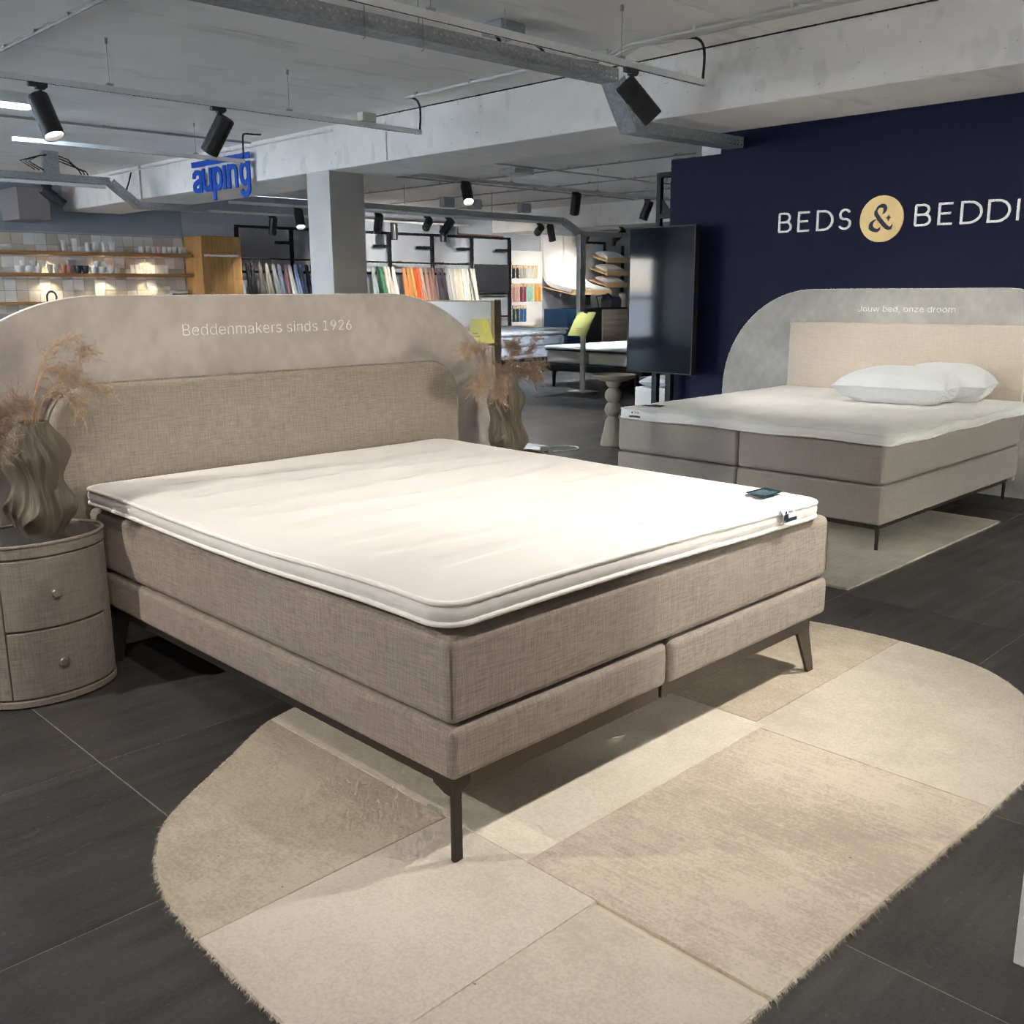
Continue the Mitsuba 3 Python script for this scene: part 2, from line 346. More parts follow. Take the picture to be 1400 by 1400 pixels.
# ceiling of concrete boards running along x
ce = struct('ceiling', box(X0, X1, Y0, Y1, H + 0.012, H + 0.3), 'painted_concrete')
yy = [-7.0, -4.9, -2.6, -0.2, 2.15, 4.55, 6.95, 9.35, 11.75, 14.4]
for a, b in zip(yy[:-1], yy[1:]):
    for xa, xb in ((X0, 1.238), (1.246, 4.8), (5.7, 13.9), (14.8, X1)):
        part(ce, 'panel', box(xa, xb, a + 0.004, b - 0.004, H, H + 0.02), 'painted_concrete')
wins = [(1.7 + 1.75 * k, 0.12, 1.7 + 1.75 * k + 1.65, 2.80) for k in range(5)]
wl = struct('wall_left', face_left(wall_mesh_with_holes(Y1 - Y0, H, wins, 0.2), X0, Y1, 0), 'shell_paint')
for k, (a, b, c, d) in enumerate(wins):
    w = struct('window', cat(box(X0 - .06, X0, Y1 - c, Y1 - a, b, b + .05), box(X0 - .06, X0, Y1 - c, Y1 - a, d - .05, d), box(X0 - .06, X0, Y1 - c, Y1 - c + .05, b + .05, d - .05),
               box(X0 - .06, X0, Y1 - a - .05, Y1 - a, b + .05, d - .05), box(X0 - .06, X0, Y1 - c + .05, Y1 - a - .05, 1.2, 1.25)), 'black_metal')
    part(w, 'pane', box(X0 - .032, X0 - .031, Y1 - c + .05, Y1 - a - .05, b + .05, 1.2), 'clear_glass'); part(w, 'pane', box(X0 - .032, X0 - .031, Y1 - c + .05, Y1 - a - .05, 1.25, d - .05), 'clear_glass')
fwins = [(12.0, 0.95, 13.4, 2.3)]
wf = struct('wall_front', frame_map(wall_mesh_with_holes(X1 - X0, H, fwins, 0.2), (X0, Y0, 0), (1, 0, 0), (0, 0, 1), (0, -1, 0)), 'shell_paint')
for k, (a, b, c, d) in enumerate(fwins):
    w = struct('window', cat(box(X0 + a, X0 + c, Y0 - .06, Y0, b, b + .05), box(X0 + a, X0 + c, Y0 - .06, Y0, d - .05, d), box(X0 + a, X0 + a + .05, Y0 - .06, Y0, b + .05, d - .05), box(X0 + c - .05, X0 + c, Y0 - .06, Y0, b + .05, d - .05)), 'black_metal')
    part(w, 'pane', box(X0 + a + .05, X0 + c - .05, Y0 - .032, Y0 - .031, b + .05, d - .05), 'clear_glass')
struct('wall_right', box(X1, X1 + .2, Y0, Y1, 0, H), 'shell_paint')
bw = [(.15, .2, 1.55, 2.25), (1.65, .2, 3.05, 2.25)]
struct('wall_back', frame_map(wall_mesh_with_holes(X1 - X0, H, bw, 0.2), (X0, Y1 + .2, 0), (1, 0, 0), (0, 0, 1), (0, -1, 0)), 'back_wall_paint')
for a, b, c, d in bw:
    w = struct('window', cat(box(X0 + a, X0 + c, Y1, Y1 + .06, b, b + .05), box(X0 + a, X0 + c, Y1, Y1 + .06, d - .05, d), box(X0 + a, X0 + a + .05, Y1, Y1 + .06, b + .05, d - .05), box(X0 + c - .05, X0 + c, Y1, Y1 + .06, b + .05, d - .05), box(X0 + a + .05, X0 + c - .05, Y1, Y1 + .06, 1.2, 1.25)), 'black_metal')
    part(w, 'pane', box(X0 + a + .05, X0 + c - .05, Y1 + .031, Y1 + .032, b + .05, 1.2), 'clear_glass'); part(w, 'pane', box(X0 + a + .05, X0 + c - .05, Y1 + .031, Y1 + .032, 1.25, d - .05), 'clear_glass')
struct('trim', box(X0, 6.72, Y1 - .006, Y1, 2.33, H), 'kitchen_blue_paint', label='dusky blue painted band above the kitchen tiles')
# beams and column
bm = struct('beam', rbox(4.8, 5.7, Y0, 11.66, 2.64, H + .02, 0.012, 2), 'painted_concrete', 40, label='painted concrete ceiling beam')
struct('beam', rbox(4.8, 5.7, 11.72, Y1, 2.64, H + .02, 0.012, 2), 'painted_concrete', 40)
struct('beam', rbox(13.9, 14.8, Y0, Y1, 2.64, H + .02, 0.012, 2), 'painted_concrete', 40)
struct('beam', rbox(3.9, 4.35, 13.7, Y1, 2.45, 2.90, 0.01, 2), 'duct_shaded_paint', 40, label='boxed duct above the kitchen, its shade put into the grey brown colour')
struct('column', rbox(4.802, 5.25, 7.32, 7.742, 0, 2.645, 0.012, 2), 'column_paint', 40, label='square painted column under the concrete beam')
struct('wall_light_blocker', cat(box(-3.42, -3.30, 1.2, 6.2, 0, 2.25)), 'shell_paint', label='added plain divider out of view left of the beds, blocking window light')  # added unseen wall that keeps window light off the near bed side
# ------------------------------------------------------------------ navy wall with its sign
nw = struct('wall_navy', cat(box(5.72, 5.84, -7.0, 3.14, 0, 2.645), box(5.72, 5.84, 3.14, 3.63, 0, 2.485)), 'navy_paint')
struct('wall_stub', box(5.86, 5.98, 3.20, 3.42, 2.3, 3.07), 'white_paint')
def letter(ch, w, h):
    L = {'B': [[(0, 0), (0, h)], [(0, h), (w * .5, h)] + arc(w * .5, h * .76, w * .38, h * .24, 90, -90) + [(0, h * .52)], [(0, h * .52), (w * .58, h * .52)] + arc(w * .58, h * .26, w * .42, h * .26, 90, -90) + [(0, 0)]],
         'E': [[(w * .92, 0), (0, 0), (0, h), (w * .92, h)], [(0, h * .52), (w * .8, h * .52)]],
         'D': [[(0, 0), (0, h), (w * .40, h)] + arc(w * .40, h * .5, w * .62, h * .5, 90, -90, 24) + [(0, 0)]],
         'S': [arc(w * .5, h * .75, w * .38, h * .25, 25, 250, 16) + [(w * .52, h * .51)] + arc(w * .5, h * .26, w * .43, h * .26, 75, -155, 16)],
         'I': [[(w * .1, 0), (w * .1, h)]],
         'N': [[(0, 0), (0, h), (w * .85, 0), (w * .85, h)]],
         'G': [arc(w * .52, h * .5, w * .52, h * .5, 45, 330, 28) + [(w * 1.0, h * .45), (w * .6, h * .45)]]}[ch]
    return strokes(L, 0.0155)
sign = thing('wall_sign', 'wall sign reading BEDS & BEDDING in white letters round a gold disc on the navy wall', 'sign')
for ch, y, w in [('B', 2.568, .100), ('E', 2.402, .096), ('D', 2.243, .118), ('S', 2.073, .100)]:
    part(sign, 'letter', face_left(extr(letter(ch, w, .136), .012), 5.720, y, 1.849), 'letter_white')
for ch, y, w in [('B', 1.489, .104), ('E', 1.323, .098), ('D', 1.170, .128), ('D', .991, .130), ('I', .810, .05), ('N', .715, .120), ('G', .530, .130)]:
    part(sign, 'letter', face_left(extr(letter(ch, w, .136), .012), 5.720, y, 1.847), 'letter_white')
disc = part(sign, 'disc', face_left(extr(Point(0, 0).buffer(.163, quad_segs=24), .014), 5.720, 1.738, 1.905), 'gold', 30, label='round gold disc')
def brush(pts, ws):
    pts = np.array(pts); t = np.linspace(0, len(pts) - 1, 60); i = np.arange(len(pts))
    from scipy.interpolate import CubicSpline
    P = CubicSpline(i, pts)(t); W = np.interp(t, i, ws)
    return unary_union([LineString([P[k], P[k + 1]]).buffer(max(W[k], 0.0012), quad_segs=4) for k in range(len(P) - 1)])
amp = unary_union([brush([(-.036, .062), (-.040, .040), (-.020, .008), (.010, -.028), (.040, -.056), (.066, -.070), (.086, -.044)], [.006, .013, .014, .014, .014, .011, .002]),
                   brush([(-.036, .062), (-.016, .086), (.014, .088), (.026, .066), (.012, .036)], [.005, .010, .014, .013, .002]),
                   brush([(-.040, -.004), (-.070, -.030), (-.070, -.062), (-.034, -.080), (-.006, -.062)], [.002, .012, .016, .012, .003]),
                   Polygon([(.036, .004), (.050, .010), (.056, .026), (.062, .010), (.076, .004), (.062, -.002), (.056, -.018), (.050, -.002)])])
part(disc, 'ampersand', face_left(extr(amp, .006), 5.7065, 1.738, 1.905), 'navy_ink', label='dark ampersand with a small star')
# ------------------------------------------------------------------ arched head panels
def arch(hw, top, r, n=28):
    return Polygon([(-hw, 0), (hw, 0)] + arc(hw - r, top - r, r, r, 0, 90, n) + arc(-(hw - r), top - r, r, r, 90, 180, n))
p1 = thing('headwall_panel', 'arched taupe display panel lettered Beddenmakers sinds 1926 behind the near bed', 'display panel')
part(p1, 'core', frame_map(extr(arch(1.49, 1.398, .80), .024), (.855, 2.214, 0), (1, 0, 0), (0, 0, 1), (0, -1, 0)), 'white_edge', 30, label='white edge of the panel')
part(p1, 'face', frame_map(extr(arch(1.488, 1.396, .80), .0015), (.855, 2.190, 0), (1, 0, 0), (0, 0, 1), (0, -1, 0)), 'panel_face', 30, label='mottled taupe front')
for g in glyphs(fit(text_poly('Beddenmakers sinds 1926', .047, .0010), .836)): part(p1, 'letter', face_front(extr(g, .0015), .491, 2.1885, 1.2345), 'letter_white')
p2 = thing('headwall_panel', 'arched mottled grey display panel lettered Jouw bed, onze droom on the navy wall', 'display panel')
part(p2, 'core', face_left(extr(arch(1.49, 1.412, .80), .020), 5.7195, 1.53, 0), 'white_edge', 30)
part(p2, 'face', face_left(extr(arch(1.488, 1.410, .80), .0015), 5.6995, 1.53, 0), 'panel_face_grey', 30)
for g in glyphs(fit(text_poly('Jouw bed, onze droom', .042, .0004), .715)): part(p2, 'letter', face_left(extr(g, .0015), 5.698, 1.862, 1.2465), 'letter_white')
# ------------------------------------------------------------------ toppers
def topper_mesh(x0, x1, y0, y1, zb, zt, rc, hfn, wave, step=0.017, band=7, pleat=0.0015, bulge=0.008):
    nx, ny = int((x1 - x0) / step), int((y1 - y0) / step)
    hx, hy, cx, cy = (x1 - x0) / 2, (y1 - y0) / 2, (x0 + x1) / 2, (y0 + y1) / 2
    u, v = np.meshgrid(np.linspace(-hx, hx, nx + 1), np.linspace(-hy, hy, ny + 1), indexing='ij')
    qx, qy = (np.abs(u) - (hx - rc)) / rc, (np.abs(v) - (hy - rc)) / rc
    m = (qx > 0) & (qy > 0); k = np.where(m, np.maximum(qx, qy) / np.maximum(np.hypot(qx, qy), 1e-9), 1)
    X = np.where(m, np.sign(u) * (hx - rc + rc * qx * k), u); Y = np.where(m, np.sign(v) * (hy - rc + rc * qy * k), v)
    e = np.minimum(hx - np.abs(u), hy - np.abs(v))
    Z = zt - 0.014 * np.exp(-e / 0.02) + hfn(X + cx, Y + cy, e) + wave(X + cx, Y + cy)
    Zb = zb + wave(X + cx, Y + cy) * 0.8
    n0 = (nx + 1) * (ny + 1); idx = np.arange(n0).reshape(nx + 1, ny + 1)
    top = np.stack([X + cx, Y + cy, Z], -1).reshape(-1, 3); bot = np.stack([X + cx, Y + cy, Zb], -1).reshape(-1, 3)
    q = np.stack([idx[:-1, :-1], idx[1:, :-1], idx[1:, 1:], idx[:-1, 1:]], -1).reshape(-1, 4)
    ring = np.concatenate([idx[:-1, 0], idx[-1, :-1], idx[:0:-1, -1], idx[0, :0:-1]])
    P = top[ring]; B = bot[ring]
    d = np.roll(P, -1, 0) - np.roll(P, 1, 0); nrm = np.stack([d[:, 1], -d[:, 0], 0 * d[:, 0]], -1); nrm /= np.linalg.norm(nrm, axis=1, keepdims=True)
    s = np.concatenate([[0], np.cumsum(np.linalg.norm(np.diff(P, axis=0), axis=1))])
    rows = []
    for r_ in range(band + 1):
        t = r_ / band
        rows.append(P * (1 - t) + B * t + nrm * (bulge * math.sin(math.pi * t) + pleat * math.sin(math.pi * t) * np.sin(s * 2 * math.pi / 0.055))[:, None])
    V = np.vstack([top, bot] + rows); F = [q, (q + n0)[:, ::-1]]
    nr = len(ring); base = 2 * n0
    for r_ in range(band):
        a = base + r_ * nr + np.arange(nr); b = np.roll(a, -1)
        F.append(np.stack([a, a + nr, b + nr, b], -1))
    q = np.vstack(F)
    return trimesh.Trimesh(V, np.vstack([q[:, [0, 1, 2]], q[:, [0, 2, 3]]]), process=False), P + nrm * 0.003, B + nrm * 0.003
def quilt1(x, y, e):
    h = 0.0 * x
    fade = np.clip((e - 0.10) / 0.10, 0, 1)
    for k in range(9):
        for off, a in ((0.0, 0.0115), (0.035, 0.0090)):
            yk = 0.18 + 0.225 * k + off + 0.035 * np.sin(x * 3.6 + k * 1.9 + off * 8) - 0.03 * (x - 0.9)
            h -= a * np.exp(-((y - yk) / 0.013) ** 2)
    return h * fade + 0.004 * np.clip(e / 0.15, 0, 1)
def wave1(x, y): return 0.010 * np.sin((x + 0.25) * 2.4) * np.exp(-np.clip(y, 0, 9) * 1.2) + 0.008 * np.sin(y * 4.1 + 0.5) * np.exp(-np.clip(x, 0, 9) * 2) + 0.004 * (meshkit.noise(np.stack([x * 4, y * 4, 0 * x], -1), 3) - 0.5)
tp, ringt, ringb = topper_mesh(-0.018, 1.742, -0.008, 2.062, 0.638, 0.702, 0.075, quilt1, wave1)
t1 = thing('mattress_topper', 'white quilted mattress topper with channel seams on the near taupe bed', 'mattress topper')
part(t1, 'cover', tp, 'white_knit', 50)
part(t1, 'piping', tube(ringt, 0.0075, 7, closed=True), 'white_cloth', True); part(t1, 'piping', tube(ringb, 0.0075, 7, closed=True), 'white_cloth', True)
def on_top(poly, cx, cy, ang, z, depth=0.0012):
    m = extr(shapely.affinity.translate(shapely.affinity.rotate(poly, ang, origin=(0, 0)), cx, cy), depth); m.apply_translation((0, 0, z)); return m
lb = part(t1, 'label', on_top(Polygon([(-.046, .047), (.083, .046), (.056, -.040), (-.094, -.047)]), 1.606, .146, 0, .7065), 'label_navy', label='dark blue care label')
pr = [sbox(-.055 + .004 * k, .026 - .013 * k, .045 - .003 * (k % 3), .026 - .013 * k + .006) for k in range(5)]
part(lb, 'print', on_top(unary_union(pr), 1.598, .141, 0, .7078, .0006), 'label_print')
part(t1, 'printed_mark', on_top(unary_union([fit(text_poly('vidus', .020), .085), sbox(.10, -.026, .155, -.012)]), .90, .155, -8, .7075, .0006), 'print_grey', label='small pale grey print')
def tag_mesh(x0, x1, zt, zb, y):
    n = 9; t = np.linspace(0, 1, n); P = np.stack([0 * t, y - 0.004 - 0.020 * np.sin(t * 2.6) , zt + (zb - zt) * t], -1)
    poly = []
    V = np.vstack([P + [x0, 0, 0], P + [x1 - 0.012 * 0, 0, 0]]); F = []
    for k in range(n - 1): F.append((k, k + 1, n + k + 1, n + k))
    F = np.array(F); V2 = V + [0, -0.0012, 0]; a = np.vstack([F, (F + 2 * n)[:, ::-1]])
    edge = [(k, 2 * n + k, 2 * n + k + 1, k + 1) for k in range(n - 1)] + [(n + k + 1, 3 * n + k + 1, 3 * n + k, n + k) for k in range(n - 1)]
    q = np.vstack([a, np.array(edge)])
    return trimesh.Trimesh(np.vstack([V, V2]), np.vstack([q[:, [0, 1, 2]], q[:, [0, 2, 3]]]), process=False)
tg = part(t1, 'side_tag', tag_mesh(1.428, 1.502, .700, .652, -.012), 'white_cloth', 40, label='white cloth tag with dark fold')
part(tg, 'dark_fold', cat(box(1.434, 1.502, -.042, -.039, .657, .668), rbox(1.425, 1.450, -.042, -.038, .664, .684, .002, 1)), 'label_navy')
part(tg, 'print', face_front(extr(unary_union([fit(text_poly('vidus', .009), .035), Point(-.010, .004).buffer(.005)]), .0006), 1.455, -.034, .683), 'navy_ink')
# ------------------------------------------------------------------ near bed
b1 = thing('bed', 'taupe woven boxspring bed with rounded headboard and bronze legs, nearest', 'bed')
hb = part(b1, 'headboard', rbox(-.10, 1.91, 2.092, 2.186, .12, 1.068, .02, 3, 6, .006), 'head_weave', 50)
# rounded upper corners: rebuilt as an extruded outline with a soft front
def soft_plate(poly, depth, r, seg=4):
    layers = []
    for k in range(seg + 1):
        a = math.pi / 2 * k / seg
        layers.append((poly.buffer(-r * (1 - math.sin(a)), quad_segs=12), r * (1 - math.cos(a)) if False else r - r * math.cos(a)))
    ms = []
    n = 260
    def ring(pg):
        L = pg.exterior; return np.array([L.interpolate(t, normalized=True).coords[0] for t in np.linspace(0, 1, n, endpoint=False)])
    rings = []
    for k in range(seg + 1):
        a = math.pi / 2 * k / seg
        pg = poly.buffer(-r * (1 - math.sin(a)), quad_segs=12)
        rings.append((pg, depth - r + r * math.cos(a)))
    rings = rings + [(poly, 0.0)]
    base = ring(poly); cx = np.array(poly.centroid.coords[0])
    pts = []
    for pg, z in rings:
        R0 = np.array([pg.exterior.interpolate(pg.exterior.project(Point(b))).coords[0] for b in base]); pts.append(np.column_stack([R0, np.full(n, z)]))
    V = np.vstack(pts); F = []
    for k in range(len(pts) - 1):
        for i in range(n):
            j = (i + 1) % n; F += [[k * n + i, (k + 1) * n + i, (k + 1) * n + j], [k * n + i, (k + 1) * n + j, k * n + j]]
    side = trimesh.Trimesh(V, np.array(F), process=False)
    if side.area > 0 and np.dot(side.face_normals[0], np.r_[0, 0, 1]) < 0: side.invert()
    cap = trimesh.creation.triangulate_polygon(Polygon(pts[0][:, :2]), engine='earcut')
    capm = trimesh.Trimesh(np.column_stack([cap[0], np.full(len(cap[0]), pts[0][0, 2])]), cap[1], process=False)
    if capm.face_normals[0][2] < 0: capm.invert()
    return cat(side, capm)
hp = Polygon([(-1.005, .12), (1.005, .12)] + arc(1.005 - .17, 1.068 - .17, .17, .17, 0, 90, 14) + arc(-1.005 + .17, 1.068 - .17, .17, .17, 90, 180, 14))
scene[hb] = mikit.ply(frame_map(soft_plate(hp, .094, .022), (.905, 2.186, 0), (1, 0, 0), (0, 0, 1), (0, -1, 0)), 'head_weave', 40)
hr = [(a + .905, 2.128, b) for a, b in [(-1.005, .3), (-1.005, .6)] + arc(-1.005 + .17, 1.068 - .17, .172, .172, 180, 90, 14) + [(-.4, 1.07), (.4, 1.07)] + arc(1.005 - .17, 1.068 - .17, .172, .172, 90, 0, 14) + [(1.007, .6), (1.007, .3)]]
part(hb, 'piping', tube(hr, .006, 7), 'taupe_weave', True)
ub = part(b1, 'upper_box', rbox(0, 1.818, 0, 2.085, .386, .612, .026, 3, 10, .003, .004, 2), 'taupe_weave', 50)
part(ub, 'corner_seam', cat(rod((.003, .003, .41), (.003, .003, .585), .0022, 6), rod((1.815, .003, .41), (1.815, .003, .585), .0022, 6)), 'seam_thread', True)
for a, b in ((0.0, .860), (.870, 1.826)):
    lo = part(b1, 'lower_box', rbox(a, b, 0 if a == 0 else -.004, 2.085, .242, .380, .022, 3, 8, .003, .003, 3), 'taupe_weave', 50)
for a, b in ((.030, .852), (.868, 1.765)):
    part(b1, 'frame_rail', box(a, b, .026, .042, .192, .244), 'bronze_metal')
part(b1, 'side_rail', box(.018, .034, .045, 2.05, .215, .244), 'dark_metal'); part(b1, 'side_rail', box(1.78, 1.796, .045, 2.05, .215, .244), 'dark_metal')
def blade(xt0, xt1, xb0, xb1, y, d=.012):
    P = Polygon([(xt0, .244), (xt1, .244), (xt1, .19), (xb1, .0145 if y < 1.1 else 0.), (xb0, .0145 if y < 1.1 else 0.), (xt0, .19)])
    return frame_map(extr(P, d), (0, y + d / 2, 0), (1, 0, 0), (0, 0, 1), (0, -1, 0))
part(b1, 'leg', cat(rbox(.018, .048, .020, .034, .0145, .244, .003, 1), frame_map(extr(Polygon([(0, .244), (.060, .244), (.060, .212), (.026, .196), (0, .196)]), .006), (.018, .028, 0), (1, 0, 0), (0, 0, 1), (0, -1, 0)),
    frame_map(extr(Polygon([(0, .244), (-.070, .244), (-.070, .212), (-.024, .196), (0, .196)]), .006), (.020, .020, 0), (0, -1, 0), (0, 0, 1), (-1, 0, 0))), 'dark_metal')
part(b1, 'leg', blade(1.690, 1.770, 1.782, 1.822, .036), 'bronze_metal')
part(b1, 'leg', blade(.02, .10, .02, .05, 2.02), 'dark_metal'); part(b1, 'leg', blade(1.72, 1.80, 1.77, 1.80, 2.02), 'dark_metal')
# ------------------------------------------------------------------ second bed
b2 = thing('bed', 'light stone boxspring bed with split boxes in front of the navy wall', 'bed')
part(b2, 'headboard', rbox(5.664, 5.697, .640, 2.402, .12, 1.165, .014, 2), 'cream_weave', 50, label='cream flat headboard')
for a, b in ((.621, 1.526), (1.533, 2.44)):
    part(b2, 'upper_box', rbox(3.608, 5.660, a, b, .378, .600, .022, 3, 6, .003), 'stone_weave', 50)
    part(b2, 'lower_box', rbox(3.604, 5.660, a, b, .160, .372, .016, 3, 6, .002), 'stone_weave', 50)
part(b2, 'frame_rail', box(3.66, 5.60, .66, 2.40, .125, .162), 'dark_metal')
for px, py in ((3.665, .660), (3.665, 2.38), (5.55, .660), (5.55, 2.38)):
    part(b2, 'leg', cat(tube([(px + .0, py + .075, .150), (px, py + .035, .148), (px, py + .008, .138), (px, py, .115), (px, py, .06), (px, py, .011)], [.012, .013, .013, .012, .011, .010], 8)), 'dark_metal', True)
def quilt2(x, y, e):
    a = np.sin(x * math.pi / .16) ** 2 * np.sin(y * math.pi / .16) ** 2
    return 0.008 * a * np.clip(e / .06, 0, 1) + 0.003 * (meshkit.noise(np.stack([x * 9, y * 9, 0 * x], -1), 5) - .5)
def wave2(x, y): return 0.006 * np.sin(x * 9) * np.exp(-np.clip(y - .57, 0, 9) * 4) + 0.005 * np.sin(y * 8.0) * np.exp(-np.clip(x - 3.56, 0, 9) * 4)
tp2, rt2, rb2 = topper_mesh(3.565, 5.645, .573, 2.402, .607, .672, .05, quilt2, wave2, .022, 6, .0025, .006)
t2 = thing('mattress_topper', 'tufted off-white mattress topper on the bed by the navy wall', 'mattress topper')
part(t2, 'cover', tp2, 'white_cloth', 50); part(t2, 'piping', tube(rt2, .006, 6, closed=True), 'white_cloth', True); part(t2, 'piping', tube(rb2, .006, 6, closed=True), 'white_cloth', True)
part(t2, 'label', on_top(sbox(-.07, -.045, .07, .045), 3.74, 2.245, 90, .6745), 'label_navy', label='dark care label')
tg2 = part(t2, 'side_tag', face_left(extr(sbox(0, 0, .085, .050), .003), 3.560, 2.305, .615), 'white_cloth', label='white cloth tag with dark hem')
part(tg2, 'dark_fold', face_left(extr(sbox(0, 0, .085, .012), .004), 3.557, 2.305, .614), 'label_navy')
part(tg2, 'print', face_left(extr(unary_union([fit(text_poly('vidus', .012), .042), Point(-.012, .005).buffer(.006)]), .0008), 3.5568, 2.272, .640), 'navy_ink')
def pillow(cx, cy, z, lx, ly, hh, rot):
    n = 26; g = np.linspace(-1, 1, n + 1); u, v = np.meshgrid(g, g, indexing='ij')
    px, py = u * (1 - .10 * (1 - np.abs(v) ** 2) * 0 - .05 * (1 - v * v)), v * (1 - .05 * (1 - u * u))
    k = np.clip((1 - np.abs(u) ** 2.6), 0, 1) ** .55 * np.clip((1 - np.abs(v) ** 2.6), 0, 1) ** .55
    nz = 1 + .12 * (meshkit.noise(np.stack([u * 2 + cx, v * 2, 0 * u], -1), 4) - .5)
    zt = hh * (.46 + .54 * k ** .8 * nz); zb = hh * (.46 - .46 * np.clip(k * 1.35, 0, 1) ** .7)
    c, s = math.cos(rot), math.sin(rot)
    X, Y = cx + lx / 2 * px * c - ly / 2 * py * s, cy + lx / 2 * px * s + ly / 2 * py * c
    idx = np.arange((n + 1) ** 2).reshape(n + 1, n + 1); q = np.stack([idx[:-1, :-1], idx[1:, :-1], idx[1:, 1:], idx[:-1, 1:]], -1).reshape(-1, 4)
    tri = lambda q: np.vstack([q[:, [0, 1, 2]], q[:, [0, 2, 3]]])
    top = trimesh.Trimesh(np.stack([X, Y, z + zt], -1).reshape(-1, 3), tri(q), process=False)
    bot = trimesh.Trimesh(np.stack([X, Y, z + zb], -1).reshape(-1, 3), tri(q[:, ::-1]), process=False)
    ring = np.concatenate([idx[:-1, 0], idx[-1, :-1], idx[:0:-1, -1], idx[0, :0:-1]])
    return top, bot, top.vertices[ring]
for (cx, cy, lx, ly, hh, rot, lbl) in ((5.03, 1.20, .50, .74, .235, .10, 'front white pillow with lattice side on the tufted topper'), (5.33, 1.04, .46, .62, .245, .18, 'rear white pillow leaning behind the front pillow')):
    pt, pb, rg = pillow(cx, cy, .676, lx, ly, hh, rot)
    k = thing('pillow', lbl, 'pillow', 'pillows on the second bed')
    part(k, 'top_cover', pt, 'pillow_cloth', True); part(k, 'lower_side', pb, 'lattice_cloth', True); part(k, 'piping', tube(rg, .004, 6, closed=True), 'pillow_cloth', True)
# ------------------------------------------------------------------ rugs
from scipy.interpolate import CubicSpline
ro = np.array([(.30, 1.13), (.045, 1.034), (-.153, .90), (-.352, .765), (-.460, .64), (-.525, .50), (-.563, .33), (-.578, .10), (-.580, -.15), (-.56, -.36), (-.49, -.54), (-.36, -.68), (-.16, -.765), (.06, -.788), (.45, -.797), (.85, -.812), (1.3, -.826), (1.6, -.820), (1.90, -.745), (2.12, -.615), (2.26, -.46), (2.33, -.28), (2.357, -.05), (2.355, .12), (2.32, .34), (2.22, .62), (2.06, .88), (1.80, 1.05), (1.4, 1.14), (.9, 1.16)])
tt = np.arange(len(ro) + 1); cs = CubicSpline(tt, np.vstack([ro, ro[:1]]), bc_type='periodic'); rim = cs(np.linspace(0, len(ro), 400, endpoint=False))
rug_poly = Polygon(rim).buffer(0)
rg = thing('rug', 'large cream patchwork rug with rounded ends under the near bed', 'rug')
patches = [((-.7, .205, .152, 1.3), 'rug_tan'), ((-.7, -.33, .152, .205), 'rug_bone'), ((-.7, -1.0, .128, -.33), 'rug_oat'), ((.152, -.100, 1.272, 1.3), 'rug_cream'), ((.152, -1.0, 1.240, -.100), 'rug_sand'),
           ((1.272, -.065, 2.5, 1.3), 'rug_tan'), ((1.240, -1.0, 2.5, -.065), 'rug_oat')]
part(rg, 'backing', extr(rug_poly.buffer(-.004), .004), 'rug_fringe')
for (a, b, c, d), m in patches:
    pg = rug_poly.intersection(sbox(a + .0003, b + .0003, c - .0003, d - .0003))
    lay = cat(extr(pg, .008), extr(pg.buffer(-.0016), .0094)); lay.apply_translation((0, 0, .003)); part(rg, 'patch', lay, m)
def tufts(line, z, n, length, r, seed):
    R = np.random.default_rng(seed); L = LineString(np.vstack([line, line[:1]])); V, F = [], []
    for t in R.random(n):
        p = np.array(L.interpolate(t, normalized=True).coords[0]); q = np.array(L.interpolate((t + .001) % 1, normalized=True).coords[0]); d = q - p; d /= np.linalg.norm(d)
        out = np.array([d[1], -d[0]])
        if Polygon(line).exterior.is_ccw is False: out = -out
        ln = length * (.4 + R.random() * 1.0) * (1 if R.random() < .95 else 1.9); s = d * R.normal(0, .6)
        a = np.array([*(p - out * .006), z + R.random() * .004]); b = np.array([*(p + out * ln * .5 + s * ln * .4), z + .002]); c = np.array([*(p + (out + s) * ln), .0015 + R.random() * .002])
        w = np.array([*d, 0]) * r; k = len(V); V += [a - w, a + w, b - w * .8, b + w * .8, c]; F += [(k, k + 1, k + 3), (k, k + 3, k + 2), (k + 2, k + 3, k + 4)]
    return trimesh.Trimesh(np.array(V), np.array(F), process=False)
part(rg, 'edge_fibres', tufts(rim, .008, 5200, .0095, .0010, 3), 'rug_fringe', kind='stuff')
rt = part(rg, 'care_tag', rbox(-.018, .018, -.012, .012, -.0006, .0006, .0005, 1), 'white_cloth', label='small white tag at a patch seam')
m_ = rbox(-.022, .022, -.016, .016, -.0006, .0006, .0005, 1); m_.apply_transform(trimesh.transformations.rotation_matrix(.5, (1, .4, 0))); m_.apply_transform(trimesh.transformations.rotation_matrix(.7, (0, 0, 1))); m_.apply_translation((.135, .245, .030))
scene[rt] = mikit.ply(m_, 'white_cloth')
m_ = rbox(-.026, .026, -.016, .016, -.0006, .0006, .0005, 1); m_.apply_transform(trimesh.transformations.rotation_matrix(-.6, (1, -.3, 0))); m_.apply_translation((.835, .17, .026)); part(rg, 'care_tag', m_, 'white_cloth', label='small white tag under the bed edge')
r2 = thing('rug', 'plain sand coloured rug under the bed by the navy wall', 'rug')
rp = sbox(2.885, .430, 4.865, 2.75).buffer(-.02).buffer(.02)
part(r2, 'pile', extr(rp, .011), 'rug_fog')
part(r2, 'edge_fibres', tufts(np.array(rp.exterior.coords)[:-1][::-1], .006, 1200, .010, .001, 5), 'rug_fringe', kind='stuff')
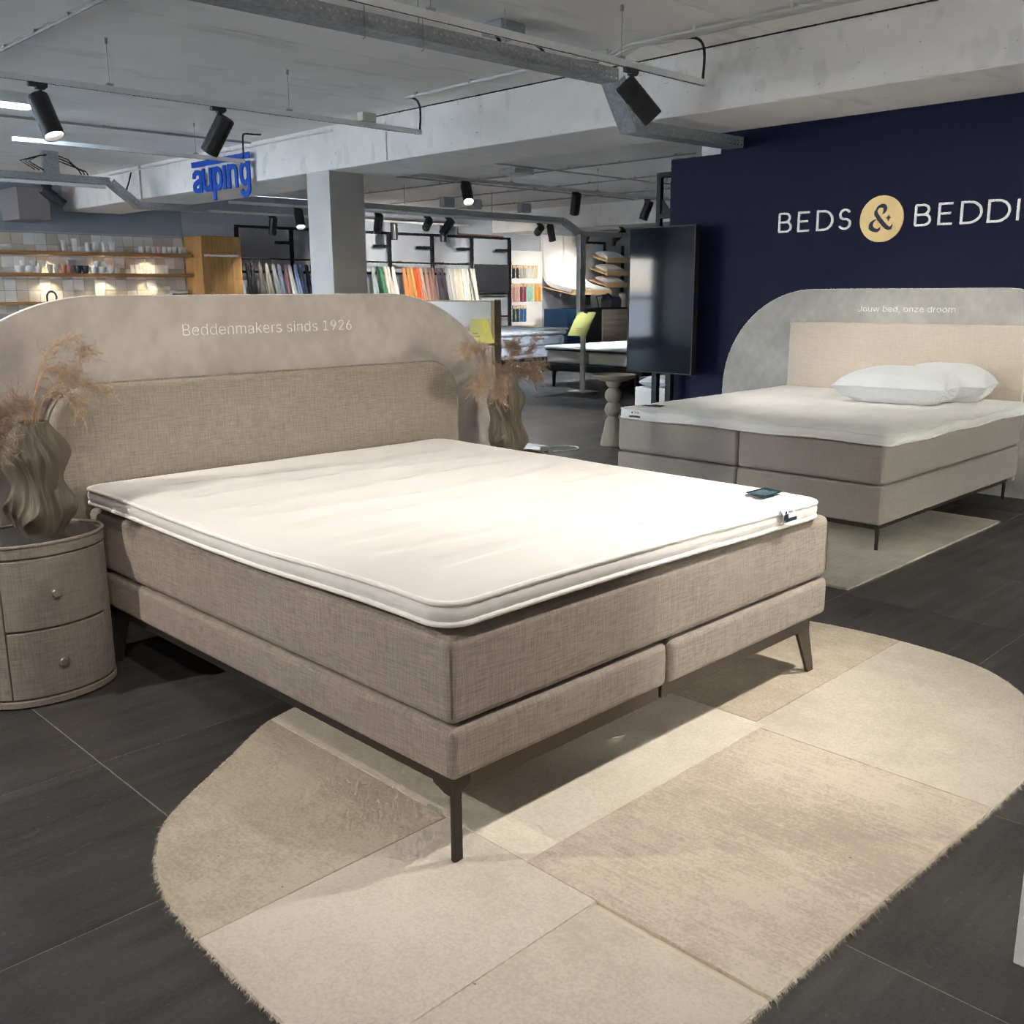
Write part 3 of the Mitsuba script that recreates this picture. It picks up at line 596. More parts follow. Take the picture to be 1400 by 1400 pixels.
# ------------------------------------------------------------------ nightstands with vases
def oval(cx, cy, rx, ry, z, a0, a1, n): return [(cx + rx * math.cos(math.radians(a)), cy + ry * math.sin(math.radians(a)), z) for a in np.linspace(a0, a1, n)]
def drum_shell(cx, cy, rx, ry, z0, z1, a0, a1, t, n=40, bev=.004):
    a = np.radians(np.linspace(a0, a1, n)); rows = [(0, z0 + bev), (bev, z0), (t, z0), (t, z1), (bev, z1), (0, z1 - bev)]
    V = np.array([[(cx + (rx - d) * math.cos(k), cy + (ry - d) * math.sin(k), z) for d, z in rows] for k in a]).reshape(-1, 3); m = len(rows); F = []
    for i in range(n - 1):
        for j in range(m):
            l = (j + 1) % m; F += [[i * m + j, i * m + l, (i + 1) * m + l], [i * m + j, (i + 1) * m + l, (i + 1) * m + j]]
    for i in (0, n - 1):
        for j in range(1, m - 1): F.append([i * m, i * m + j, i * m + j + 1] if i else [i * m, i * m + j + 1, i * m + j])
    M = trimesh.Trimesh(V, np.array(F), process=False); M.fix_normals(); return M
def nightstand(cx, cy, label):
    k = thing('nightstand', label, 'nightstand', 'drum nightstands beside the near bed')
    rx, ry, h = .243, .182, .578
    el = lambda d: shapely.affinity.scale(Point(0, 0).buffer(1, quad_segs=24), rx - d, ry - d)
    m = extr(el(.017), h - .02); m.apply_translation((cx, cy, .006)); part(k, 'body', m, 'taupe_weave', 30)
    for z0, z1 in ((.035, .275), (.281, .528)):
        d = part(k, 'drawer', drum_shell(cx, cy, rx + .001, ry + .001, z0, z1, 229, 318, .018), 'taupe_weave', 40)
        zc = (z0 + z1) / 2; a = math.radians(270); px, py = cx, cy - ry
        part(d, 'knob', align(lathe([(0, -.004), (.009, -.004), (.008, .008), (.016, .013), (.0175, .019), (.014, .024), (.0, .026)], 24), (0, -1, 0), (px, py, zc)), 'steel', 40)
    part(k, 'side_panel', drum_shell(cx, cy, rx, ry, .035, .528, -40.4, 227.4, .02, 80), 'taupe_weave', 40)
    for nm, z0, z1 in (('base_band', .004, .030), ('top_band', .533, h - .006)):
        part(k, nm, drum_shell(cx, cy, rx + .002, ry + .002, z0, z1, 0, 360, .02, 72), 'taupe_weave', 40)
    part(k, 'top_piping', tube(oval(cx, cy, rx, ry, h - .002, 0, 355, 72), .0065, 7, closed=True), 'taupe_weave', True)
    m = extr(el(.010), .006); m.apply_translation((cx, cy, h - .010)); part(k, 'glass_top', m, 'glass_top', 30, label='smoked glass top')
    return h - .004
zt = nightstand(-.258, 1.948, 'round taupe drum nightstand with two drawers left of the near bed')
nightstand(2.072, 1.940, 'round taupe drum nightstand mostly hidden right of the near bed')
def vase_mesh(cx, cy, z0, h, rot, seed, fat=1.0):
    nz, na = 90, 220; z = np.linspace(0, 1, nz); a = np.linspace(0, 2 * math.pi, na, endpoint=False)
    prof = np.interp(z, [0, .03, .10, .22, .34, .48, .58, .70, .80, .90, 1.0], [.066, .070, .088, .112, .100, .080, .090, .106, .098, .072, .054])
    prof = fat * np.convolve(np.pad(prof, 4, 'edge'), np.ones(9) / 9, 'valid')
    Z, A = np.meshgrid(z, a, indexing='ij'); R_ = prof[:, None]
    ph = A + rot + .22 * np.sin(Z * 6.0 + 1.2 + seed) + .10 * np.sin(Z * 11 + A * 2)
    ridge = 1 - np.abs(np.sin(ph * 3.5 + .5 * np.sin(Z * 7 + 2 * A))) ** .8; fine = 1 - np.abs(np.sin(ph * 9 + 1.1 * np.sin(Z * 5 + A)))
    amp = np.clip(np.minimum(Z / .18, (1 - Z) / .12), 0, 1)
    R2 = R_ * (1 + amp * (.26 * (ridge - .45) + .09 * (fine - .4)) + .08 * amp * np.sin(A * 3 + Z * 9 + seed))
    outer = np.stack([cx + R2 * np.cos(A), cy + R2 * np.sin(A), z0 + Z * h], -1).reshape(-1, 3)
    inner = np.array([(cx + (.046) * math.cos(k), cy + .046 * math.sin(k), z0 + h) for k in a]); deep = inner - [0, 0, .10]
    V = np.vstack([outer, inner, deep, [[cx, cy, z0 + h - .10]], [[cx, cy, z0]]]); F = []
    idx = np.arange(nz * na).reshape(nz, na); nx = np.roll(idx, -1, 1)
    q = np.stack([idx[:-1], nx[:-1], nx[1:], idx[1:]], -1).reshape(-1, 4)
    o = nz * na; I, D = np.arange(na) + o, np.arange(na) + o + na; I2, D2 = np.roll(I, -1), np.roll(D, -1)
    q = np.vstack([q, np.stack([idx[-1], nx[-1], I2, I], -1), np.stack([I, I2, D2, D], -1)])
    tri = np.vstack([q[:, [0, 1, 2]], q[:, [0, 2, 3]], np.stack([D, D2, np.full(na, o + 2 * na)], -1), np.stack([nx[0], idx[0], np.full(na, o + 2 * na + 1)], -1)])
    return trimesh.Trimesh(V, tri, process=False)
solo('vase', vase_mesh(-.222, 1.930, zt, .400, 1.3, .6), 'vase_clay', 'folded bronze clay vase standing on the left drum nightstand', 'vase', 'folded clay vases', 45)
solo('vase', vase_mesh(2.085, 1.930, zt, .400, 2.0, 2., .86), 'vase_clay', 'folded bronze clay vase standing right of the near bed', 'vase', 'folded clay vases', 45)
def plume(path, n, spread, seed, rad=.0019, droop=.35):
    R = np.random.default_rng(seed); P = np.asarray(path, float); cs_ = CubicSpline(np.linspace(0, 1, len(P)), P); ms = []
    for _ in range(int(n * .95)):
        t = .36 + .64 * R.random() ** .8; p = cs_(t); tan = cs_(min(t + .02, 1)) - cs_(t - .02); tan /= np.linalg.norm(tan)
        d = R.normal(0, 1, 3); d -= tan * (d @ tan) * .5; d /= np.linalg.norm(d); d = d + tan * .7; d /= np.linalg.norm(d)
        ln = spread * (.35 + .85 * R.random()); mid = p + d * ln * .5 + R.normal(0, .10, 3) * ln; end = p + d * ln + R.normal(0, .16, 3) * ln - [0, 0, droop * ln * R.random()]
        ms.append(tube([p, mid, end], [rad, rad * .8, rad * .3], 3, False))
        for _ in range(4):
            s = R.random() * .8 + .2; b0 = p + (mid - p) * min(2 * s, 1) if s < .5 else mid + (end - mid) * (2 * s - 1)
            e = b0 + (d * .4 + R.normal(0, .55, 3)) * ln * .42; ms.append(tube([b0, (b0 + e) / 2 + R.normal(0, .06, 3) * ln, e], [rad * .70, rad * .55, rad * .35], 3, False))
    return cat(ms)
def bouquet(label, specs, seed):
    k = thing('dried_flowers', label, 'dried flowers', 'dried plume arrangements')
    for i, (path, n, spread, mk) in enumerate(specs):
        P = np.asarray(path, float); c = CubicSpline(np.linspace(0, 1, len(P)), P)(np.linspace(0, 1, 14))
        part(k, 'stem', tube(c, np.linspace(.0026, .0012, 14), 5), 'stem', True)
        part(k, 'plume', plume(path, n, spread, seed + i), mk)
v1 = (-.222, 1.915, zt + .33); v2 = (2.085, 1.930, zt + .33)
bouquet('rust beige dried plumes arching out of the left clay vase', [
    ([v1, (-.205, 1.915, 1.05), (-.175, 1.90, 1.17), (-.105, 1.89, 1.245), (-.045, 1.88, 1.235), (-.03, 1.88, 1.205)], 85, .052, 'plume'),
    ([v1, (-.215, 1.90, 1.04), (-.165, 1.90, 1.145), (-.100, 1.90, 1.150), (-.060, 1.90, 1.115)], 75, .050, 'plume'),
    ([v1, (-.205, 1.90, 1.00), (-.140, 1.89, 1.100), (-.055, 1.88, 1.095), (.035, 1.87, 1.065)], 85, .060, 'plume'),
    ([v1, (-.200, 1.90, 1.00), (-.165, 1.88, 1.070), (-.105, 1.86, 1.055), (-.070, 1.85, 1.005)], 70, .055, 'plume'),
    ([v1, (-.250, 1.89, 1.00), (-.290, 1.87, 1.035), (-.350, 1.84, 1.005), (-.395, 1.81, .945)], 170, .070, 'plume_dark'),
    ([v1, (-.262, 1.89, 1.00), (-.320, 1.85, 1.005), (-.370, 1.82, .960), (-.392, 1.79, .905)], 170, .066, 'plume_dark'),
    ([v1, (-.265, 1.90, 1.01), (-.345, 1.86, 1.060), (-.425, 1.82, 1.075)], 50, .058, 'plume'),
    ([v1, (-.245, 1.93, .985), (-.250, 1.94, 1.020), (-.240, 1.94, 1.030)], 110, .055, 'plume_dark')], 100)
bouquet('rust dried plumes spreading from the right clay vase', [
    ([v2, (2.09, 1.92, 1.01), (2.105, 1.91, 1.09), (2.095, 1.90, 1.150)], 170, .060, 'plume_dark'),
    ([v2, (2.02, 1.91, 1.01), (1.92, 1.89, 1.085), (1.82, 1.87, 1.140), (1.74, 1.86, 1.130)], 110, .060, 'plume'),
    ([v2, (2.00, 1.90, .99), (1.91, 1.87, 1.020), (1.84, 1.85, 1.000), (1.80, 1.84, .955)], 150, .070, 'plume'),
    ([v2, (2.02, 1.88, .97), (1.95, 1.84, .965), (1.91, 1.82, .910)], 130, .065, 'plume'),
    ([v2, (2.14, 1.91, 1.00), (2.20, 1.89, 1.080), (2.245, 1.88, 1.190)], 80, .055, 'plume_dark'),
    ([v2, (2.13, 1.90, .98), (2.20, 1.87, 1.020), (2.27, 1.85, 1.045)], 110, .055, 'plume_dark'),
    ([v2, (2.12, 1.89, .97), (2.18, 1.86, .985), (2.22, 1.84, .965)], 80, .045, 'plume_dark'),
    ([v2, (2.08, 1.90, .98), (2.05, 1.87, 1.02), (2.00, 1.85, 1.03)], 80, .05, 'plume_dark')], 200)
# ------------------------------------------------------------------ pedestal table, screen
pd = thing('pedestal_table', 'beige side table of stacked balls with a round tray top by the black screen', 'side table')
px, py = 5.66, 4.17
part(pd, 'foot', lathe([(0, 0), (.115, 0), (.118, .006), (.065, .24), (.04, .27), (0, .27)], 40, (px, py, 0)), 'pedestal_clay', 40)
for zc in (.335, .465): part(pd, 'ball', lathe([(.078 * math.sin(t), -.078 * math.cos(t)) for t in np.linspace(0, math.pi, 20)], 36, (px, py, zc)), 'pedestal_clay', 40)
part(pd, 'neck', lathe([(0, .535), (.04, .535), (.068, .56), (.078, .60), (0, .60)], 36, (px, py, 0)), 'pedestal_clay', 40)
part(pd, 'tray_top', lathe([(0, .60), (.13, .60), (.19, .628), (.205, .655), (.196, .656), (.182, .640), (0, .636)], 48, (px, py, 0)), 'pedestal_clay', 40)
tv = thing('screen_stand', 'tall black upright display screen on a stand beside the navy wall', 'display screen')
part(tv, 'screen', rbox(5.494, 5.50, 3.207, 3.874, .722, 1.920, .002, 1), 'screen')
part(tv, 'bezel', cat(box(5.490, 5.55, 3.195, 3.207, .710, 1.932), box(5.490, 5.55, 3.874, 3.886, .710, 1.932), box(5.490, 5.55, 3.207, 3.874, .710, .722), box(5.490, 5.55, 3.207, 3.874, 1.920, 1.932), box(5.501, 5.55, 3.207, 3.874, .722, 1.920)), 'screen_rim')
for y in (3.498, 3.648): part(tv, 'post', box(5.58, 5.63, y - .026, y + .026, .012, 1.5), 'black_metal')
part(tv, 'bracket', box(5.55, 5.58, 3.40, 3.74, 1.15, 1.45), 'black_metal'); part(tv, 'base_plate', rbox(5.42, 5.70, 3.25, 3.88, 0, .012, .004, 1), 'black_metal')
fr = thing('metal_rack', 'tall black metal frame rising behind the black screen', 'metal frame')
for x, y in ((5.95, 3.915), (5.95, 3.68)): part(fr, 'post', box(x - .022, x + .022, y - .022, y + .022, 0, 2.42), 'black_metal')
part(fr, 'crossbar', box(5.928, 5.972, 3.702, 3.893, 2.376, 2.42), 'black_metal'); part(fr, 'crossbar', box(5.928, 5.972, 3.702, 3.893, 2.03, 2.07), 'black_metal')
part(fr, 'gusset', face_left(extr(Polygon([(0, 0), (.0, .14), (.12, .0)]), .01), 5.955, 3.893, 2.07), 'black_metal')
# low white plinth with cushion behind the screen
wb = thing('plinth', 'low white bedside block behind the screen stand', 'plinth'); part(wb, 'body', rbox(7.0, 7.5, 4.55, 4.972, 0, .40, .01, 2), 'white_paint', 40); part(wb, 'drawer_front', rbox(6.992, 7.0, 4.57, 4.952, .05, .36, .003, 1), 'white_paint', 40)
pt, pb, rg_ = pillow(7.22, 4.77, .40, .40, .36, .12, .1); k = thing('pillow', 'grey white cushion lying on the white block behind the screen', 'cushion'); part(k, 'top_cover', pt, 'pillow_cloth', True); part(k, 'lower_side', pb, 'grey_cloth', True)
# white extension block with a cable on the floor
cb = thing('power_strip', 'white power strip with looped cable on the floor behind the right vase', 'power strip')
part(cb, 'body', rbox(4.88, 4.99, 4.36, 4.62, 0, .05, .012, 2), 'white_paint', 40)
part(cb, 'cable', tube([(4.98, 4.42, .02)] + [(5.16 + .16 * math.cos(a), 4.34 + .13 * math.sin(a), .007) for a in np.linspace(2.4, -2.6, 24)] + [(4.98, 4.30, .007)], .006, 6), 'white_paint', True)
# white panel at the right edge
wp = thing('white_panel', 'upright white display panel cut by the right edge of the view', 'display panel')
part(wp, 'board', rbox(.622, 1.20, -1.30, -1.090, 0, 1.15, .004, 1), 'white_paint', 40); part(wp, 'foot_plate', box(.64, 1.19, -1.302, -1.10, 0, .006), 'slot_dark')
# ------------------------------------------------------------------ cable trays
def tray(label, segs, y, w=.15, h=.078, hole=.05):
    k = thing('cable_tray', label, 'cable tray')
    for xa, za, xb, zb in segs:
        L = math.hypot(xb - xa, zb - za); ang = math.atan2(zb - za, xb - xa); n = max(int(L / hole), 1)
        def place(m):
            m.apply_transform(trimesh.transformations.rotation_matrix(-ang, (0, 1, 0))); m.apply_translation((xa, y, za)); return m
        slots = [sbox((i + .25) * L / n, .012, (i + .70) * L / n, .021) for i in range(n)] + [Point((i + .5) * L / n, .048).buffer(.0055, quad_segs=2) for i in range(n)]
        pl = sbox(0, 0, L, h).difference(unary_union(slots))
        for yo in (0, w): part(k, 'side_plate', place(frame_map(extr(pl, .0015), (0, yo, 0), (1, 0, 0), (0, 0, 1), (0, -1, 0))), 'zinc')
        part(k, 'base_plate', place(box(0, L, 0, w, -.0015, 0)), 'zinc')
        part(k, 'rim', place(cat(box(0, L, -.001, .010, h, h + .0015), box(0, L, w - .010, w, h, h + .0015))), 'zinc')
    return k
tr = tray('perforated zinc cable tray bending down under the beam near the navy wall', [(-2.5, 2.735, 4.11, 2.788), (4.11, 2.788, 4.32, 2.488), (4.32, 2.488, 5.67, 2.506)], 2.9)
for x in (1.995, 2.395): part(tr, 'hook', tube([(x, 2.893, 2.875), (x, 2.893, 2.72), (x, 2.91, 2.715)], .003, 5), 'wire_grey', True)
for x in (2.42, 3.10): part(tr, 'hanger', cat(rbox(x - .03, x + .05, 2.92, 2.99, 2.795, 2.85, .004, 1), rod((x, 2.96, 2.84), (x, 2.96, 3.07), .004, 6)), 'zinc')
for i in range(4): part(tr, 'loose_cable', tube([(3.2 + .05 * i, 2.95 + .02 * i, 2.80), (3.6, 2.94 + .02 * i, 2.86 + .01 * i), (3.95, 2.95 + .02 * i, 2.89), (4.12, 3.02, 2.95), (4.22, 3.06, 3.02)], .006, 5), ('wire_grey', 'pipe_white')[i % 2], True)
tl = tray('zinc cable tray dipping under the beam above the kitchen wall', [(1.4, 2.722, 4.09, 2.735), (4.09, 2.735, 4.44, 2.465), (4.44, 2.465, 5.42, 2.470)], 11.0)
part(tl, 'post', rbox(3.32, 3.50, 11.03, 11.1, 2.80, 3.07, .004, 1), 'zinc')
for i in range(3): part(tl, 'loose_cable', tube([(3.30 - .05 * i, 11.0, 2.84), (3.14 - .05 * i, 11.0, 2.93), (3.26, 11.0, 3.00), (3.36, 11.03, 3.02)], .008, 5), 'cable_black', True)
for i in range(3): part(tl, 'loose_cable', tube([(3.50, 11.03, 3.02 - .03 * i), (3.60, 11.0, 2.98 - .03 * i), (3.72 + .04 * i, 11.0, 2.86), (3.74 + .04 * i, 11.0, 2.82)], .008, 5), 'cable_black', True)
tf = tray('far zinc cable tray ending in a steel drop pipe by the yellow sign', [(7.2, 2.655, 12.5, 2.640), (12.5, 2.640, 13.0, 2.42), (13.0, 2.42, 14.6, 2.44)], 11.0)
part(tf, 'drop_pipe', rbox(12.94, 13.10, 11.0, 11.10, .92, 2.44, .008, 1), 'zinc')
for x in (9.6, 10.2, 11.4): part(tf, 'junction_box', rbox(x, x + .24, 11.02, 11.14, 2.76, 2.92, .01, 1), 'ceramic_grey')
for x in (8.8, 10.7): part(tf, 'hanger', rod((x, 11.05, 2.66), (x, 11.05, 3.07), .006, 6), 'wire_grey', True)
# ------------------------------------------------------------------ lighting tracks and spotlights
def track(label, xa, xb, y, z, wires=(), cable=None):
    k = thing('lighting_track', label, 'lighting track', None)
    part(k, 'bar', rbox(xa, xb, y - .018, y + .018, z - .02, z + .018, .002, 1), 'track_white', 40)
    part(k, 'slot', box(xa + .02, xb - .01, y - .006, y + .006, z - .0206, z - .019), 'slot_dark')
    for x in wires: part(k, 'suspension_wire', cat(rod((x, y, z + .03), (x, y, H - .03), .0022, 5), rbox(x - .022, x + .022, y - .014, y + .014, z + .018, z + .036, .003, 1), rbox(x - .008, x + .008, y - .008, y + .008, H - .035, H, .002, 1)), 'wire_grey')
    if cable: part(k, 'feed_cable', tube(CubicSpline(np.linspace(0, 1, len(cable)), np.array(cable))(np.linspace(0, 1, 16)), .009, 7), 'cable_black', True)
    return k
track('white lighting track over the head of the near bed, its cable by the beam', -4.0, 4.37, 5.30, 2.75, (1.66, 3.06, -1.0), [(4.36, 5.30, 2.765), (4.37, 5.30, 2.92), (4.36, 5.33, 3.01), (4.34, 5.44, 3.045)])
track('white lighting track along the near cable tray, ending before the beam', -4.0, 4.42, 2.42, 2.75, (2.05, 3.55, -1.5), [(4.40, 2.42, 2.765), (4.41, 2.42, 2.93), (4.40, 2.46, 3.02), (4.38, 2.60, 3.045)])
track('white lighting track ending in front of the blue lettered sign', 1.95, 4.24, 8.03, 2.75, (2.25, 3.70), [(4.23, 8.03, 2.765), (4.24, 8.03, 2.98), (4.30, 8.06, 3.03), (4.5, 8.1, 3.045)])
track('white lighting track over the open space in front of the near bed', -4.0, 4.4, -0.95, 2.75, (0.0, 3.0))
track('white lighting track behind the viewpoint', -4.0, 4.4, -3.4, 2.75, (0.0, 3.0))
track('white lighting track under the tray above the kitchen', 1.0, 4.05, 11.06, 2.703)
track('white lighting track over the far mattresses', 5.9, 12.6, 7.75, 2.75, (7.9, 9.6, 11.2))
track('white lighting track fixed under the far zinc tray', 5.75, 12.45, 11.075, 2.62)
track('white lighting track in front of the fabric swatches', 5.75, 12.2, 13.3, 2.675, (6.3, 9.2, 11.9))
track('white lighting track above the far counter', 15.0, 18.5, 13.4, 2.72, (15.3, 17.5))
GR = 'black track spotlights'
def lamp(label, x, y, z, d, lit=0.0, s=1.0, drop=.10, group=GR):
    k = thing('track_spotlight', label, 'spotlight', group)
    d = np.asarray(d, float); d /= np.linalg.norm(d); R_, L_ = .066 * s, .285 * s
    zt_ = z - .020
    piv = np.array([x, y, zt_ - drop]); c0 = piv - d * L_ * .28
    part(k, 'adapter', cat(rbox(x - .075, x + .045, y - .016, y + .016, zt_ - .028, zt_, .004, 1), rbox(x - .03, x + .03, y - .019, y + .019, zt_ - .04, zt_ - .02, .004, 1)), 'lamp_black')
    part(k, 'arm', cat(rod((x, y, zt_ - .03), piv, .012 * s, 8), align(lathe([(0, -.02), (.018, -.02), (.018, .02), (0, .02)], 14), (1, 0, 0), piv)), 'lamp_black', 40)
    body = lathe([(0, 0), (R_ * .90, 0), (R_, .008), (R_, L_ - .003), (R_ * .965, L_), (R_ * .93, L_ - .004), (R_ * .90, L_ - .035), (0, L_ - .036)], 28)
    part(k, 'body', align(body, d, c0), 'lamp_black', 40)
    le = align(lathe([(0, 0), (R_ * .89, 0), (R_ * .89, .003), (0, .010)], 24), d, c0 + d * (L_ - .034))
    sh = mikit.ply(le, 'frosted_glass', 40)
    if lit: sh = {**sh, 'emitter': {'type': 'area', 'radiance': rgb(*(NEUT * lit * UNIT)), 'sampling_weight': 0.03}}
    part(k, 'lens', sh, None, label='glowing lens' if lit else None)
    return c0 + d * (L_ + .02), d
def lit_lamp(label, x, y, z, target, power, tint=WARM, cutoff=30., beam=None, glow=14., weight=1., **kw):
    d = np.asarray(target, float) - np.array([x, y, z - .15]); o, d = lamp(label, x, y, z, d, glow, **kw)
    spot(num('spotlight_beam'), o, o + d, power, tint, cutoff, beam, weight)
# in view
lit_lamp('lit black spotlight at upper left shining toward the near bed', 1.20, 5.30, 2.75, (1.50, 4.35, .6), 4, NEUT, 34, drop=.15)
lamp('unlit black spotlight above the blue lettered sign', 2.47, 5.30, 2.75, (-.26, .45, -.76), drop=.14)
lit_lamp('big black spotlight beside the bend of the near cable tray', 3.66, 2.42, 2.75, (4.95, 1.35, .75), 5.5, NEUT, 34, glow=8., weight=4., drop=.135)
lamp('black spotlight hanging in shade under the left tray above the kitchen', 3.35, 11.06, 2.703, (.75, -.2, -.65))
lit_lamp('lit black spotlight just left of the square column', 6.86, 11.075, 2.62, (6.5, 10.2, .9), 12, COOL, 36)
lit_lamp('dark spotlight hanging straight down left of the square column', 7.8, 13.3, 2.675, (7.85, 13.75, 1.0), 7, NEUT, 50, glow=0.)
lamp('tilted black spotlight just right of the square column', 8.30, 11.075, 2.62, (.22, .5, -.85))
lamp('upright black spotlight over the green swatches', 10.35, 13.3, 2.675, (0, .05, -1))
lit_lamp('lit black spotlight high above the orange swatches', 7.12, 7.75, 2.75, (6.0, 5.9, .0), 30, NEUT, 38)
lamp('black spotlight tilted steeply above the cream swatches', 9.75, 11.075, 2.62, (-.55, .2, -.75))
lamp('straight black spotlight over the cream swatches', 11.55, 13.3, 2.675, (0, .05, -1))
lit_lamp('lit black spotlight above the colour sample board', 11.92, 11.075, 2.62, (13.9, 14.3, 1.5), 34, NEUT, 26)
lamp('black spotlight between the sample board and the white toppers', 12.2, 11.075, 2.62, (.35, .1, -.9))
lit_lamp('lone black spotlight above the far bed, left of the screen', 9.15, 7.75, 2.75, (9.9, 8.8, .3), 26, COOL, 42, glow=0.)
lit_lamp('small black spotlight left of the steel drop pipe', 15.9, 13.4, 2.72, (16.1, 14.2, 1.7), 9, NEUT, 40, glow=5., s=.9)
lamp('small black spotlight over the pale wooden pillow shelves', 16.9, 13.4, 2.72, (-.35, .25, -.85), s=.9)
lit_lamp('lit black spotlight at the upper left corner of the screen', 14.4, 11.2, 2.66, (15.6, 13.9, 1.5), 22, NEUT, 30, drop=.12)
lamp('black spotlight behind the top of the black metal frame', 10.75, 7.75, 2.75, (-.15, .3, -.9))
# out of view, on the tracks in front of and beside the viewpoint
lit_lamp('black spotlight over the right end of the rug', 1.95, -.95, 2.75, (1.20, .25, .40), 17, WARM, 36, 16, weight=8.)
lit_lamp('black spotlight far left on the track by the cable tray', -3.1, 2.42, 2.75, (.9, 1.3, .5), 25, WARM, 34, weight=4.)
lit_lamp('black spotlight left of the near bed over the rug', -1.9, -.95, 2.75, (.2, .2, 0), 7, WARM, 36, weight=4.)
lit_lamp('black spotlight over the left front of the rug aimed at the headboard', -.75, -.95, 2.75, (.55, 2.1, 1.05), 10, WARM, 30, 18, weight=3.)
lit_lamp('added black spotlight out of view over the front edge of the rug', .5, -.95, 2.75, (1.0, -.35, 0), 4, WARM, 46, weight=3.)  # added unseen lamp, soft fill on the rug and bed front
lit_lamp('black spotlight over the aisle aimed at the navy wall sign', 4.2, -.95, 2.75, (5.7, 1.35, 1.25), 6, NEUT, 29, weight=3.)
lit_lamp('added black spotlight out of view by the head of the near bed', -.3, 2.42, 2.75, (.8, 1.5, .6), 2, WARM, 40, weight=2.)  # invented lamp kept out of view, extra light on the near bed
lit_lamp('added black spotlight hidden behind the navy wall, lighting the far beds', 12.15, 7.75, 2.75, (10.6, 8.5, .4), 50, COOL, 40)  # added lamp hidden from the camera to brighten the far beds
lit_lamp('black spotlight over the swatches', 9.3, 11.075, 2.62, (10.9, 14.0, 1.25), 52, NEUT, 36)
# ------------------------------------------------------------------ pipes, boxes and small ceiling fittings
def conduit(label, pts, r, m, clips=(), axis='y'):
    k = thing('conduit', label, 'conduit'); part(k, 'pipe', tube(pts, r, 8), m, True)
    for p in clips: part(k, 'clip', rbox(p[0] - .012, p[0] + .012, p[1] - .012, p[1] + .012, H - .03, H, .002, 1), 'wire_grey')
    return k
def line(a, b, n): return [tuple(np.asarray(a) + (np.asarray(b) - a) * i / (n - 1)) for i in range(n)]
conduit('thin grey conduit along the ceiling joint at upper left', line((1.242, -6, 3.045), (1.242, 10.9, 3.045), 12), .010, 'wire_grey', [(1.242, y) for y in np.arange(3.2, 9, .55)])
conduit('white ceiling pipe beside the beam over the near bed', line((4.29, 3.15, 3.045), (4.335, 5.46, 3.045), 6), .013, 'pipe_white', [(4.295, 3.3), (4.305, 3.9), (4.315, 4.6), (4.33, 5.3)])
cbd = thing('conduit_bundle', 'bundle of three white ceiling pipes along the beam near the navy wall', 'conduit')
for dx in (0, .05, .10): part(cbd, 'pipe', tube([(4.15 + .5 * dx, 3.05 - dx, 2.96), (4.22 + .6 * dx, 2.95 - dx, 3.03)] + line((4.27 + dx, 2.85 - dx, 3.045), (4.30 + dx, -3, 3.045), 8), .012, 8), 'pipe_white', True)
for y in (2.4, 1.7, 1.0): part(cbd, 'clip', rbox(4.25, 4.41, y - .012, y + .012, H - .03, H, .002, 1), 'pipe_white')
conduit('dark cable stapled along the top of the beam', line((4.795, -2, H - .004), (4.795, 6.6, H - .004), 10), .0055, 'cable_black')
conduit('grey conduit across the ceiling left of the blue sign', line((-2, 8.80, 3.05), (4.75, 8.74, 3.05), 8), .012, 'wire_grey', [(x, 8.77) for x in (2.4, 3.1, 3.8)])
conduit('white pipe along the upper edge of the beam by the blue sign', line((4.775, 7.2, 3.02), (4.775, 12.6, 3.02), 8), .012, 'pipe_white')
conduit('yellowed cable running down the beam face', line((4.794, 6.33, 3.0), (4.794, 6.33, 2.65), 4), .006, 'beige_plastic')
conduit('black cable dropping down the beam at its joint', [(4.78, 11.9, 3.0), (4.75, 11.92, 2.88), (4.70, 11.9, 2.78), (4.62, 11.85, 2.68)], .010, 'cable_black')
for y, xx, lbl in ((8.15, (5.9, 13.0), 'thin dark conduit over the far mattresses'), (10.2, (5.9, 13.5), 'thin dark conduit beyond the beam toward the swatches')):
    conduit(lbl, line((xx[0], y, 3.045), (xx[1], y, 3.045), 6), .010, 'wire_grey')
for x, yy_, lbl in ((9.15, (5.8, 13.6), 'clipped grey conduit running back across the far ceiling'), (10.75, (5.0, 13.9), 'second clipped grey conduit on the far ceiling'), (7.4, (6.5, 13.9), 'clipped grey conduit on the far ceiling nearest the column'), (12.4, (6.5, 13.9), 'clipped grey conduit on the far ceiling by the cross beam')):
    conduit(lbl, line((x, yy_[0], 3.045), (x, yy_[1], 3.045), 6), .010, 'wire_grey', [(x, y) for y in np.arange(yy_[0] + .3, yy_[1], .9)])
conduit('copper pipe running down to the far cross beam', [(8.0, 13.9, 2.72), (9.7, 13.9, 2.74), (12.3, 13.95, 2.76), (12.5, 13.95, 2.72), (12.5, 13.95, 2.56), (13.8, 13.95, 2.55)], .016, 'copper')
k = thing('junction_box', 'small white junction box on the track end below the beam', 'junction box', None); part(k, 'box', rbox(3.72, 3.86, 5.25, 5.33, 2.768, 2.84, .006, 1), 'beige_plastic', 40); part(k, 'lid', rbox(3.735, 3.845, 5.244, 5.25, 2.778, 2.83, .002, 1), 'beige_plastic')
k = thing('junction_box', 'grey junction box on the ceiling above the near tray', 'junction box', None); part(k, 'box', rbox(3.22, 3.44, 3.12, 3.30, 2.99, 3.07, .008, 1), 'ceramic_grey', 40); part(k, 'cable', tube([(3.24, 3.14, 3.0), (3.12, 3.05, 2.93), (3.10, 2.98, 2.85)], .011, 6), 'cable_black', True); part(k, 'cable', tube([(3.42, 3.14, 3.0), (3.50, 3.05, 2.93), (3.50, 2.98, 2.85)], .011, 6), 'cable_black', True)
